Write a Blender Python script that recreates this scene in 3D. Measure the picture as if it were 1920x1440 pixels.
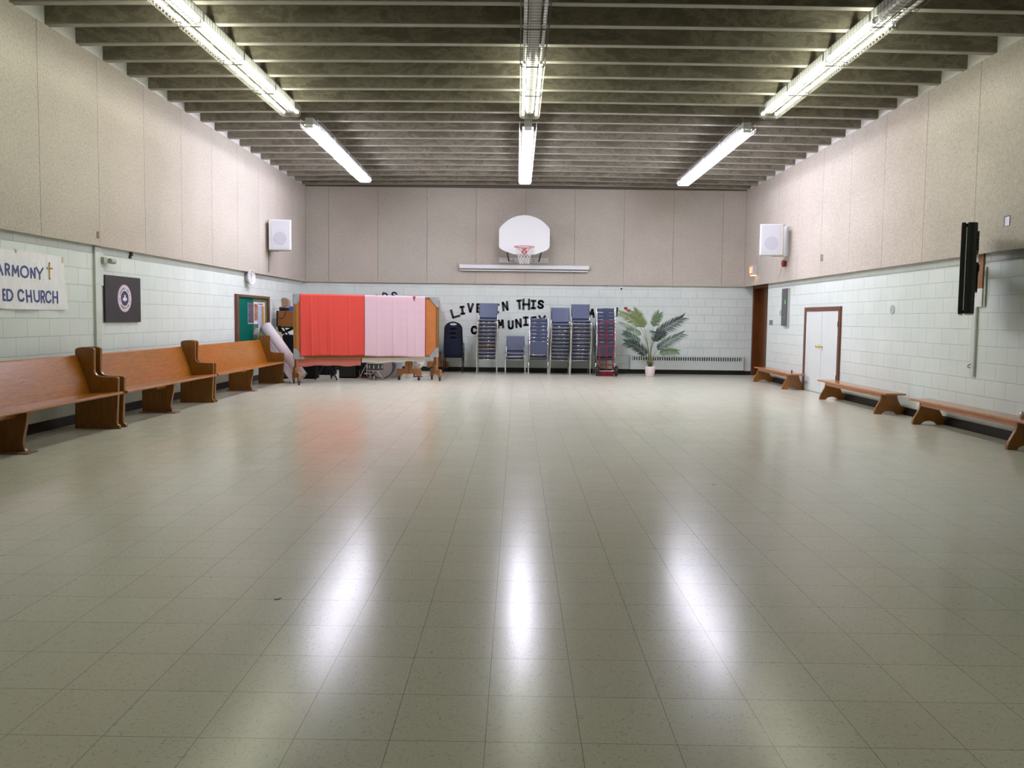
import bpy, bmesh, math, random
from mathutils import Vector, Matrix
for o in list(bpy.data.objects):
    bpy.data.objects.remove(o)
S = bpy.context.scene
COL = S.collection
random.seed(7)
PI = math.pi

# ---------------------------------------------------------------- camera, world, exposure
F_PX, CY = 1464.084, 686.867
YAW, PITCH, ROLL, CAM_H = -0.0061676, -0.0612551, 0.0121524, 1.34326
fwd = Vector((math.sin(YAW) * math.cos(PITCH), math.cos(YAW) * math.cos(PITCH), math.sin(PITCH)))
r0 = Vector((math.cos(YAW), -math.sin(YAW), 0))
u0 = r0.cross(fwd)
cr, sr = math.cos(ROLL), math.sin(ROLL)
rt, up = cr * r0 + sr * u0, -sr * r0 + cr * u0
cam_data = bpy.data.cameras.new('camera')
cam = bpy.data.objects.new('camera', cam_data)
COL.objects.link(cam)
cam_data.sensor_fit = 'HORIZONTAL'
cam_data.sensor_width = 36
cam_data.lens = F_PX / 1920 * 36
cam_data.shift_y = -(720 - CY) / 1920
cam_data.clip_start = 0.05
cam_data.clip_end = 100
cam.matrix_world = Matrix(((rt.x, up.x, -fwd.x, 0), (rt.y, up.y, -fwd.y, 0), (rt.z, up.z, -fwd.z, CAM_H), (0, 0, 0, 1)))
S.camera = cam

S.view_settings.view_transform = 'Standard'
S.view_settings.look = 'None'
S.view_settings.gamma = 1
S.view_settings.use_curve_mapping = False
S.view_settings.exposure = 0.0
world = bpy.data.worlds.new('world')
S.world = world
world.use_nodes = True
world.node_tree.nodes['Background'].inputs[0].default_value = (0.02, 0.02, 0.02, 1)
world.node_tree.nodes['Background'].inputs[1].default_value = 0.2

TUBE_NEAR = ((0.96, 0.985, 0.80), 36.0)     # warm-green twin tubes
TUBE_FAR = ((0.98, 0.955, 1.13), 104.0)      # cooler strips near the back wall

# ---------------------------------------------------------------- measured room
XL, XR, D, ZT, ZB = -5.2893, 5.6174, 19.4994, 4.544, 2.195     # faces of the fibre panels
XLB, XRB, DB = -5.37, 5.72, 19.56                               # faces of the block walls
REAR = -3.5
ROOF = 4.98

# ---------------------------------------------------------------- materials
MATS = {}
def lin(c):
    return tuple((v / 12.92 if v <= 0.04045 else ((v + 0.055) / 1.055) ** 2.4) for v in (x / 255 for x in c))
class NT:
    def __init__(s, name):
        s.m = bpy.data.materials.new(name); s.m.use_nodes = True
        s.t = s.m.node_tree; s.b = s.t.nodes['Principled BSDF']; MATS[name] = s.m
    def n(s, typ, **kw):
        nd = s.t.nodes.new(typ)
        for k, v in kw.items():
            if isinstance(k, str) and hasattr(nd, k) and k not in nd.inputs: setattr(nd, k, v)
            else: nd.inputs[k].default_value = v
        return nd
    def l(s, a, b): s.t.links.new(a, b)
    def pos(s, kind='Position'):
        if kind == 'Position': return s.n('ShaderNodeNewGeometry').outputs['Position']
        return s.n('ShaderNodeTexCoord').outputs[kind]
    def mapping(s, vec, loc=(0, 0, 0), rot=(0, 0, 0), scale=(1, 1, 1)):
        mp = s.n('ShaderNodeMapping'); mp.inputs['Location'].default_value = loc
        mp.inputs['Rotation'].default_value = rot; mp.inputs['Scale'].default_value = scale
        s.l(vec, mp.inputs['Vector']); return mp.outputs['Vector']
    def noise(s, vec, scale, detail=3, rough=0.55, dist=0.0):
        nd = s.n('ShaderNodeTexNoise'); nd.inputs['Scale'].default_value = scale
        nd.inputs['Detail'].default_value = detail; nd.inputs['Roughness'].default_value = rough
        nd.inputs['Distortion'].default_value = dist
        s.l(vec, nd.inputs['Vector']); return nd.outputs['Fac']
    def ramp(s, fac, stops):
        r = s.n('ShaderNodeValToRGB'); e = r.color_ramp.elements
        while len(e) < len(stops): e.new(0.5)
        for i, (p, c) in enumerate(stops):
            e[i].position = p; e[i].color = (c[0], c[1], c[2], 1) if hasattr(c, '__len__') else (c, c, c, 1)
        s.l(fac, r.inputs['Fac']); return r.outputs['Color']
    def mix(s, fac, a, b, mode='MIX'):
        m = s.n('ShaderNodeMix', data_type='RGBA', blend_type=mode)
        for sock, v in ((m.inputs[0], fac), (m.inputs[6], a), (m.inputs[7], b)):
            if hasattr(v, 'is_linked'): s.l(v, sock)
            elif hasattr(v, '__len__'): sock.default_value = (v[0], v[1], v[2], 1)
            else: sock.default_value = v
        return m.outputs[2]
    def bump(s, h, strength=0.2, dist=0.01):
        b = s.n('ShaderNodeBump'); b.inputs['Strength'].default_value = strength; b.inputs['Distance'].default_value = dist
        s.l(h, b.inputs['Height']); s.l(b.outputs['Normal'], s.b.inputs['Normal'])
    def set(s, **kw):
        for k, v in kw.items():
            k = {'base': 'Base Color', 'rough': 'Roughness', 'metal': 'Metallic', 'spec': 'Specular IOR Level',
                 'coat': 'Coat Weight', 'coatr': 'Coat Roughness', 'emit': 'Emission Color', 'es': 'Emission Strength',
                 'alpha': 'Alpha', 'sheen': 'Sheen Weight', 'trans': 'Transmission Weight'}[k]
            if hasattr(v, 'is_linked'): s.l(v, s.b.inputs[k])
            elif hasattr(v, '__len__'): s.b.inputs[k].default_value = (v[0], v[1], v[2], 1)
            else: s.b.inputs[k].default_value = v
        return s

def plain(name, c, rough=0.5, metal=0.0, vary=0.06, scale=30.0, spec=0.5, **kw):
    t = NT(name); f = t.noise(t.pos('Object'), scale)
    a = tuple(max(0, v * (1 - vary)) for v in c); b = tuple(v * (1 + vary) for v in c)
    t.set(base=t.ramp(f, [(0.3, a), (0.7, b)]), rough=rough, metal=metal, spec=spec, **kw)
    return t

def wood(name, dark, light, axis='Y', rough=0.35, coat=0.3, scale=1.0):
    t = NT(name)
    st = {'X': (1.2, 14, 14), 'Y': (14, 1.2, 14), 'Z': (14, 14, 1.2)}[axis]
    v = t.mapping(t.pos('Object'), scale=tuple(k * scale for k in st))
    f = t.noise(v, 3.0, 6, 0.62, 1.2)
    v2 = t.mapping(t.pos('Object'), scale=tuple(k * scale * 4 for k in st))
    g = t.noise(v2, 4.0, 3, 0.6)
    base = t.ramp(f, [(0.3, dark), (0.52, tuple((a + b) / 2 for a, b in zip(dark, light))), (0.72, light)])
    base = t.mix(0.35, base, t.ramp(g, [(0.35, dark), (0.65, light)]))
    t.set(base=base, rough=rough, coat=coat, coatr=0.22)
    t.bump(g, 0.05, 0.002)
    return t

def build_materials():
    # floor: 12 inch speckled vinyl tiles with fine dark joints and scuffed wax
    t = NT('floor_tile'); p = t.pos()
    br = t.n('ShaderNodeTexBrick', offset=0.0, squash=1.0)
    br.inputs['Scale'].default_value = 1.0; br.inputs['Brick Width'].default_value = 0.3048
    br.inputs['Row Height'].default_value = 0.3048; br.inputs['Mortar Size'].default_value = 0.0011
    br.inputs['Mortar Smooth'].default_value = 0.1; br.inputs['Bias'].default_value = 0.0
    br.inputs['Color1'].default_value = (0.605, 0.60, 0.495, 1); br.inputs['Color2'].default_value = (0.63, 0.63, 0.52, 1)
    br.inputs['Mortar'].default_value = (0.20, 0.18, 0.14, 1)
    t.l(t.mapping(p, loc=(0.0854 + 0.3048 * 40, -2.4016 + 0.3048 * 40, 0)), br.inputs['Vector'])
    fl1 = t.noise(t.mapping(p, scale=(55, 150, 1)), 1.0, 2, 0.5, 0.8)
    fl2 = t.noise(t.mapping(p, rot=(0, 0, 0.9), scale=(150, 50, 1)), 1.0, 2, 0.5, 0.8)
    fl = t.mix(1.0, t.ramp(fl1, [(0.61, 1.0), (0.69, 0.68)]), t.ramp(fl2, [(0.61, 1.0), (0.69, 0.72)]), 'MULTIPLY')
    base = t.mix(1.0, br.outputs['Color'], fl, 'MULTIPLY')
    big = t.noise(p, 0.45, 4, 0.6)
    base = t.mix(0.5, base, t.mix(1.0, base, t.ramp(big, [(0.35, (0.94, 0.97, 0.92)), (0.65, (1.08, 1.0, 0.97))]), 'MULTIPLY'))
    sc = t.noise(t.mapping(p, scale=(3, 11, 1)), 2.2, 6, 0.65, 0.6)
    rough = t.ramp(sc, [(0.3, 0.185), (0.55, 0.215), (0.75, 0.27)])
    t.set(base=base, rough=rough, spec=0.33)
    h = t.mix(0.5, br.outputs['Fac'], t.noise(t.mapping(p, scale=(34, 40, 1)), 1.0, 5, 0.72, 1.5))
    t.bump(h, 0.035, -0.0020)
    # painted concrete block
    for nm, sw in (('block_x', 1), ('block_y', 0)):
        t = NT(nm); p = t.pos(); sx = t.n('ShaderNodeSeparateXYZ'); t.l(p, sx.inputs[0])
        cb = t.n('ShaderNodeCombineXYZ'); t.l(sx.outputs['Y' if sw else 'X'], cb.inputs['X']); t.l(sx.outputs['Z'], cb.inputs['Y'])
        br = t.n('ShaderNodeTexBrick', offset=0.5, squash=1.0)
        br.inputs['Scale'].default_value = 1.0; br.inputs['Brick Width'].default_value = 0.4064
        br.inputs['Row Height'].default_value = 0.2055; br.inputs['Mortar Size'].default_value = 0.005
        br.inputs['Mortar Smooth'].default_value = 0.6
        br.inputs['Color1'].default_value = (0.635, 0.698, 0.655, 1); br.inputs['Color2'].default_value = (0.658, 0.716, 0.672, 1)
        br.inputs['Mortar'].default_value = (0.60, 0.66, 0.62, 1)
        t.l(t.mapping(cb.outputs[0], loc=(8.13, 4.11 - 0.045, 0)), br.inputs['Vector'])
        f = t.noise(p, 2.0, 4); g = t.noise(p, 90, 3, 0.7)
        base = t.mix(1.0, br.outputs['Color'], t.ramp(f, [(0.3, 0.95), (0.7, 1.04)]), 'MULTIPLY')
        t.set(base=base, rough=0.42, spec=0.4)
        h = t.mix(0.12, br.outputs['Fac'], g)
        t.bump(h, 0.9, -0.007)
    # wood-fibre wall panels
    t = NT('fibre_panel'); p = t.pos()
    a = t.noise(p, 38, 5, 0.7, 0.5); b = t.noise(p, 110, 3, 0.7); c = t.noise(p, 1.1, 3)
    rnd = t.n('ShaderNodeObjectInfo').outputs['Random']
    base = t.ramp(a, [(0.32, (0.38, 0.342, 0.295)), (0.5, (0.485, 0.442, 0.385)), (0.7, (0.565, 0.52, 0.455))])
    base = t.mix(1.0, base, t.ramp(b, [(0.27, 0.42), (0.36, 1.0)]), 'MULTIPLY')
    base = t.mix(1.0, base, t.ramp(c, [(0.3, 0.94), (0.7, 1.05)]), 'MULTIPLY')
    base = t.mix(1.0, base, t.ramp(rnd, [(0.0, (0.97, 0.99, 0.97)), (1.0, (1.03, 1.0, 0.99))]), 'MULTIPLY')
    t.set(base=base, rough=0.9, spec=0.15); t.bump(a, 0.25, 0.004)
    # mottled grey-green beams
    t = NT('beam_concrete'); p = t.pos()
    a = t.noise(t.mapping(p, scale=(1, 1, 2.0)), 2.1, 9, 0.72, 0.5); b = t.noise(p, 30, 4, 0.7)
    base = t.ramp(a, [(0.33, (0.165, 0.147, 0.11)), (0.46, (0.195, 0.175, 0.132)), (0.525, (0.285, 0.262, 0.198)), (0.60, (0.205, 0.185, 0.139)), (0.72, (0.18, 0.162, 0.122))])
    base = t.mix(1.0, base, t.ramp(b, [(0.3, 0.9), (0.7, 1.08)]), 'MULTIPLY')
    t.set(base=base, rough=0.85, spec=0.2)
    plain('beam_edge', (0.30, 0.28, 0.235), 0.8, vary=0.1, scale=3)
    plain('deck', (0.12, 0.105, 0.08), 0.9)
    plain('white_paint', (0.66, 0.66, 0.63), 0.6)
    plain('seam_brown', (0.25, 0.16, 0.10), 0.8)
    plain('black_rubber', (0.011, 0.010, 0.010), 0.42, spec=0.4)
    plain('mint_paint', (0.58, 0.63, 0.59), 0.45, vary=0.03, scale=6)
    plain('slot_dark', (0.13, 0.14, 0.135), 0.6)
    wood('pew_oak', lin((122, 70, 12)), lin((188, 118, 34)), 'Y', 0.33, 0.3)
    wood('pew_end_oak', lin((100, 62, 14)), lin((150, 98, 30)), 'Z', 0.36, 0.3)
    wood('pew_shoe', lin((110, 84, 66)), lin((140, 110, 92)), 'X', 0.7, 0.0)
    wood('bench_top_wood', lin((150, 86, 40)), lin((192, 124, 70)), 'Y', 0.26, 0.5)
    wood('bench_leg_wood', lin((108, 66, 14)), lin((160, 104, 32)), 'Z', 0.36, 0.3)
    wood('stand_wood', lin((118, 74, 36)), lin((166, 112, 62)), 'X', 0.5, 0.1)
    wood('door_brown', lin((66, 32, 6)), lin((110, 58, 14)), 'Z', 0.3, 0.4)
    wood('frame_brown', lin((78, 40, 24)), lin((118, 66, 42)), 'Z', 0.4, 0.2)
    wood('cabinet_wood', lin((118, 70, 26)), lin((158, 100, 44)), 'X', 0.4, 0.2)
    t = NT('cork_board'); p = t.pos('Object'); a = t.noise(p, 60, 4, 0.7); b = t.noise(p, 3, 3)
    t.set(base=t.mix(0.4, t.ramp(a, [(0.3, lin((150, 86, 34))), (0.7, lin((190, 120, 58)))]), t.ramp(b, [(0.3, lin((160, 92, 36))), (0.7, lin((184, 112, 52)))])), rough=0.75)
    t = NT('galvanised'); a = t.noise(t.pos('Object'), 22, 4, 0.7)
    t.set(base=t.ramp(a, [(0.3, (0.22, 0.235, 0.24)), (0.7, (0.36, 0.375, 0.38))]), rough=0.5, metal=0.45)
    plain('chrome', (0.80, 0.81, 0.80), 0.14, 1.0, vary=0.02)
    plain('dark_metal', (0.02, 0.02, 0.022), 0.35, 0.6)
    for nm, c in (('blue_vinyl', (0.074, 0.094, 0.165)), ('brown_vinyl', (0.13, 0.055, 0.025))):
        t = NT(nm); a = t.noise(t.pos('Object'), 160, 3, 0.7)
        t.set(base=t.ramp(a, [(0.3, tuple(v * 0.86 for v in c)), (0.7, tuple(v * 1.12 for v in c))]), rough=0.42, spec=0.45)
        t.bump(a, 0.12, 0.002)
    t = NT('navy_fabric'); a = t.noise(t.pos('Object'), 220, 3, 0.7)
    t.set(base=t.ramp(a, [(0.3, (0.008, 0.011, 0.026)), (0.7, (0.015, 0.019, 0.042))]), rough=0.85, spec=0.2)
    plain('black_plastic', (0.012, 0.012, 0.014), 0.35)
    plain('black_cloth', (0.006, 0.006, 0.007), 0.8, spec=0.2)
    plain('black_gloss', (0.006, 0.006, 0.007), 0.12)
    plain('silver', (0.55, 0.56, 0.57), 0.3, 0.8)
    for nm, c in (('coral_cloth', lin((200, 68, 57))), ('pink_cloth', lin((202, 172, 180))), ('crimson_cloth', lin((150, 20, 44))), ('coral_lining', lin((196, 112, 98))),
                  ('cream_cloth', lin((222, 214, 206)))):
        t = NT(nm); a = t.noise(t.pos('Object'), 500, 2, 0.6); b = t.noise(t.mapping(t.pos('Object'), scale=(9, 9, 1.2)), 1.0, 4, 0.6)
        t.set(base=t.ramp(a, [(0.3, tuple(v * 0.95 for v in c)), (0.7, tuple(min(1, v * 1.04) for v in c))]), rough=0.72, spec=0.25, sheen=0.1)
        t.bump(b, 0.25, 0.012)
    t = NT('banner_paper'); b = t.noise(t.mapping(t.pos('Object'), scale=(1, 3, 1.5)), 2.2, 5, 0.6, 0.6)
    t.set(base=t.ramp(b, [(0.3, (0.74, 0.745, 0.75)), (0.7, (0.82, 0.825, 0.83))]), rough=0.6); t.bump(b, 0.5, 0.03)
    plain('paint_blue', lin((52, 66, 130)), 0.6, vary=0.12)
    plain('gold', lin((196, 160, 60)), 0.5, vary=0.15)
    plain('black_ink', (0.016, 0.014, 0.02), 0.6)
    plain('navy_ink', lin((52, 50, 112)), 0.6)
    plain('board_black', (0.021, 0.018, 0.019), 0.6, vary=0.2, scale=4)
    plain('emblem_pink', lin((206, 172, 182)), 0.6)
    plain('emblem_white', lin((216, 212, 222)), 0.6)
    plain('emblem_navy', lin((54, 46, 84)), 0.6)
    plain('white_plastic', (0.72, 0.725, 0.72), 0.4, vary=0.02)
    plain('door_white', (0.64, 0.675, 0.655), 0.45, vary=0.02, scale=4)
    plain('speaker_cloth', (0.60, 0.61, 0.65), 0.7, vary=0.03, scale=200)
    plain('speaker_cone', (0.50, 0.51, 0.57), 0.7, vary=0.03)
    plain('grey_metal', (0.42, 0.43, 0.42), 0.4)
    plain('plate_grey', (0.60, 0.60, 0.585), 0.45)
    plain('beige_grey', (0.40, 0.42, 0.35), 0.45)
    t = NT('felt_green'); a = t.noise(t.pos('Object'), 120, 3, 0.7)
    t.set(base=t.ramp(a, [(0.3, lin((0, 84, 72))), (0.7, lin((2, 102, 86)))]), rough=0.9, spec=0.1)
    plain('felt_olive', lin((96, 116, 84)), 0.9, spec=0.1)
    # pictures on the three notices: loose patches of colour
    for nm, stops in (('poster_dark', [(0.30, lin((34, 32, 56))), (0.45, lin((58, 54, 84))), (0.54, lin((120, 104, 110))), (0.62, lin((52, 64, 108))), (0.75, lin((190, 180, 178)))]),
                      ('poster_brown', [(0.28, lin((70, 44, 36))), (0.45, lin((122, 84, 72))), (0.6, lin((200, 150, 84))), (0.75, lin((232, 214, 190)))]),
                      ('poster_sky', [(0.3, lin((140, 160, 200))), (0.6, lin((176, 192, 220))), (0.8, lin((206, 210, 224)))]),
                      ('poster_ochre', [(0.3, lin((176, 130, 50))), (0.6, lin((204, 160, 78))), (0.8, lin((216, 178, 110)))])):
        t = NT(nm); t.set(base=t.ramp(t.noise(t.mapping(t.pos('Object'), scale=(1, 1.0, 0.7)), 24, 4, 0.6, 0.8), stops), rough=0.45)
    plain('poster_red', lin((176, 70, 100)), 0.5)
    plain('carpet_back', lin((206, 196, 198)), 0.9, vary=0.06, scale=60, spec=0.1)
    plain('carpet_pile', lin((96, 90, 88)), 0.95, vary=0.2, scale=90, spec=0.05)
    t = NT('foil'); a = t.noise(t.pos('Object'), 14, 3, 0.6); t.set(base=(0.6, 0.6, 0.62), rough=0.3, metal=0.3); t.bump(a, 0.8, 0.03)
    plain('leaf_light', lin((100, 116, 62)), 0.5, vary=0.16, scale=20)
    plain('leaf_mid', lin((74, 100, 54)), 0.5, vary=0.16, scale=20)
    plain('leaf_dark', lin((34, 54, 44)), 0.45, vary=0.25, scale=20)
    plain('leaf_grey', lin((66, 88, 72)), 0.5, vary=0.2, scale=20)
    plain('stem_green', lin((112, 122, 76)), 0.6, vary=0.15)
    plain('stem_base', lin((88, 76, 44)), 0.7, vary=0.25)
    plain('pot_white', lin((226, 214, 210)), 0.4, vary=0.02)
    plain('soil', (0.03, 0.022, 0.015), 0.95)
    plain('truck_red', lin((122, 12, 30)), 0.35, vary=0.12, coat=0.2)
    plain('heart_red', lin((134, 12, 32)), 0.5, vary=0.2)
    plain('bell_red', lin((132, 20, 32)), 0.35)
    plain('panel_grey', lin((88, 92, 92)), 0.45, 0.2)
    plain('sticker_green', lin((130, 232, 124)), 0.5)
    plain('brass', (0.80, 0.62, 0.26), 0.2, 1.0)
    plain('net_white', (0.75, 0.74, 0.74), 0.8)
    plain('rim_red', lin((190, 62, 70)), 0.4)
    plain('drum_shell', lin((74, 80, 80)), 0.4, 0.2)
    plain('drum_skin', lin((176, 168, 164)), 0.6)
    plain('tan_plastic', lin((148, 122, 104)), 0.55)
    plain('blue_card', lin((40, 88, 180)), 0.5)
    plain('fret_cream', lin((206, 190, 150)), 0.5)
    plain('reflector_white', (0.42, 0.425, 0.41), 0.35)
    plain('tube_off', (0.78, 0.79, 0.77), 0.3)
    plain('wire_grey', (0.16, 0.15, 0.14), 0.4, 0.5)
    plain('wire_bright', (0.62, 0.62, 0.60), 0.35, 0.3)
    for nm, (c, s) in (('tube_near_lit', TUBE_NEAR), ('tube_far_lit', TUBE_FAR)):
        t = NT(nm); t.set(base=(0.8, 0.8, 0.8), rough=0.4, emit=c, es=s)
    t = NT('sign_red_lit'); f = t.noise(t.pos('Object'), 8); t.set(base=(0.5, 0.08, 0.05), rough=0.4, emit=t.ramp(f, [(0.3, (1.0, 0.22, 0.14)), (0.7, (1.0, 0.28, 0.2))]), es=0.75)
    t = NT('sign_letter_lit'); t.set(base=(0.9, 0.7, 0.3), rough=0.4, emit=(1.0, 0.78, 0.45), es=1.1)
    t = NT('sign_lamp_lit'); t.set(base=(0.9, 0.8, 0.6), rough=0.4, emit=(1.0, 0.66, 0.36), es=4.0)
build_materials()
M = MATS

# ---------------------------------------------------------------- mesh helpers
class MB:
    def __init__(s): s.bm = bmesh.new()
    def face(s, pts):
        return s.bm.faces.new([s.bm.verts.new(Vector(p)) for p in pts])
    def box(s, a, b, rot=None, piv=None):
        x0, y0, z0 = (min(a[i], b[i]) for i in range(3)); x1, y1, z1 = (max(a[i], b[i]) for i in range(3))
        v = [Vector(c) for c in ((x0, y0, z0), (x1, y0, z0), (x1, y1, z0), (x0, y1, z0), (x0, y0, z1), (x1, y0, z1), (x1, y1, z1), (x0, y1, z1))]
        if rot is not None:
            piv = Vector(piv) if piv is not None else Vector(((x0 + x1) / 2, (y0 + y1) / 2, (z0 + z1) / 2))
            v = [piv + rot @ (c - piv) for c in v]
        w = [s.bm.verts.new(c) for c in v]
        for f in ((3, 2, 1, 0), (4, 5, 6, 7), (0, 1, 5, 4), (1, 2, 6, 5), (2, 3, 7, 6), (3, 0, 4, 7)):
            s.bm.faces.new([w[i] for i in f])
        return s
    def prism(s, pts, h0, h1, axis='Y'):
        """polygon pts (a,b) extruded along axis: Y -> (x,z), X -> (y,z), Z -> (x,y)"""
        def P(p, h):
            return {'Y': (p[0], h, p[1]), 'X': (h, p[0], p[1]), 'Z': (p[0], p[1], h)}[axis]
        A = [s.bm.verts.new(P(p, h0)) for p in pts]; B = [s.bm.verts.new(P(p, h1)) for p in pts]
        n = len(pts)
        s.bm.faces.new(A); s.bm.faces.new(B[::-1])
        for i in range(n):
            j = (i + 1) % n; s.bm.faces.new((A[j], A[i], B[i], B[j]))
        return s
    def tube(s, path, r, seg=8, closed=False, cap=True):
        pts = [Vector(p) for p in path]; n = len(pts); rs = r if hasattr(r, '__len__') else [r] * n
        rings = []; ref = None
        for i, p in enumerate(pts):
            if closed: d = pts[(i + 1) % n] - pts[i - 1]
            else: d = pts[min(i + 1, n - 1)] - pts[max(i - 1, 0)]
            d.normalize()
            if ref is None:
                ref = Vector((0, 0, 1)) if abs(d.z) < 0.9 else Vector((1, 0, 0))
            u = (ref - d * ref.dot(d))
            if u.length < 1e-5: u = d.orthogonal()
            u.normalize(); w = d.cross(u); ref = u
            rings.append([s.bm.verts.new(p + rs[i] * (math.cos(2 * PI * k / seg) * u + math.sin(2 * PI * k / seg) * w)) for k in range(seg)])
        m = n if closed else n - 1
        for i in range(m):
            a, b = rings[i], rings[(i + 1) % n]
            for k in range(seg):
                j = (k + 1) % seg; s.bm.faces.new((a[k], a[j], b[j], b[k]))
        if cap and not closed:
            s.bm.faces.new(rings[0][::-1]); s.bm.faces.new(rings[-1])
        return s
    def lathe(s, prof, centre=(0, 0, 0), axis='Z', seg=24, cap=True):
        c = Vector(centre); rings = []
        for r, h in prof:
            ring = []
            for k in range(seg):
                a = 2 * PI * k / seg; x, y = r * math.cos(a), r * math.sin(a)
                q = {'Z': (x, y, h), 'Y': (x, h, y), 'X': (h, x, y)}[axis]
                ring.append(s.bm.verts.new(c + Vector(q)))
            rings.append(ring)
        for a, b in zip(rings, rings[1:]):
            for k in range(seg):
                j = (k + 1) % seg; s.bm.faces.new((a[k], a[j], b[j], b[k]))
        if cap:
            if prof[0][0] > 1e-4: s.bm.faces.new(rings[0][::-1])
            if prof[-1][0] > 1e-4: s.bm.faces.new(rings[-1])
        return s
    def grid(s, fn, nu, nv):
        v = [[s.bm.verts.new(Vector(fn(i / nu, j / nv))) for j in range(nv + 1)] for i in range(nu + 1)]
        for i in range(nu):
            for j in range(nv):
                s.bm.faces.new((v[i][j], v[i + 1][j], v[i + 1][j + 1], v[i][j + 1]))
        return s

def obj(name, mb, mat, parent=None, smooth=False, bevel=0.0, solid=0.0, loc=None):
    me = bpy.data.meshes.new(name)
    bmesh.ops.recalc_face_normals(mb.bm, faces=mb.bm.faces)
    mb.bm.to_mesh(me); mb.bm.free()
    o = bpy.data.objects.new(name, me); COL.objects.link(o)
    me.materials.append(M[mat] if isinstance(mat, str) else mat)
    if smooth:
        for p in me.polygons: p.use_smooth = True
    if solid:
        md = o.modifiers.new('solid', 'SOLIDIFY'); md.thickness = solid; md.offset = 0
    if bevel:
        md = o.modifiers.new('bevel', 'BEVEL'); md.width = bevel; md.segments = 2; md.limit_method = 'ANGLE'; md.angle_limit = 0.6
    if parent is not None: o.parent = parent
    if loc is not None: o.location = loc
    return o
def tag(o, label, cat=None, group=None, kind=None):
    o['label'] = label
    if cat: o['category'] = cat
    if group: o['group'] = group
    if kind: o['kind'] = kind
    return o
def thing(name, label, cat, loc=(0, 0, 0), rotz=0.0, group=None, kind=None):
    o = bpy.data.objects.new(name, None); COL.objects.link(o)
    o.empty_display_size = 0.1; o.location = loc; o.rotation_euler = (0, 0, rotz)
    return tag(o, label, cat, group, kind)
def struct(name, mb, mat, label, cat, parent=None, **kw):
    o = obj(name, mb, mat, parent, **kw)
    if parent is None: tag(o, label, cat, None, 'structure')
    return o
def dup(root, loc=None, rotz=None, label=None, group=None):
    r = root.copy(); COL.objects.link(r)
    if loc is not None: r.location = loc
    if rotz is not None: r.rotation_euler = (0, 0, rotz)
    if label: r['label'] = label
    if group: r['group'] = group
    for ch in [c for c in bpy.data.objects if c.parent == root]:
        c2 = ch.copy(); COL.objects.link(c2); c2.parent = r
        for g in [c for c in bpy.data.objects if c.parent == ch]:
            g2 = g.copy(); COL.objects.link(g2); g2.parent = c2
    return r
ORD = ['lowest', 'second from the bottom', 'third from the bottom', 'fourth from the bottom', 'fifth from the bottom', 'sixth from the bottom',
       'seventh from the bottom', 'eighth from the bottom', 'ninth from the bottom', 'tenth from the bottom', 'eleventh from the bottom']
def nth(i, n):
    if i == n - 1: return 'topmost'
    if i == n - 2 and n > 3: return 'second from the top'
    if i == n - 3 and n > 5: return 'third from the top'
    if i == n - 4 and n > 7: return 'fourth from the top'
    return ORD[i]

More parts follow.
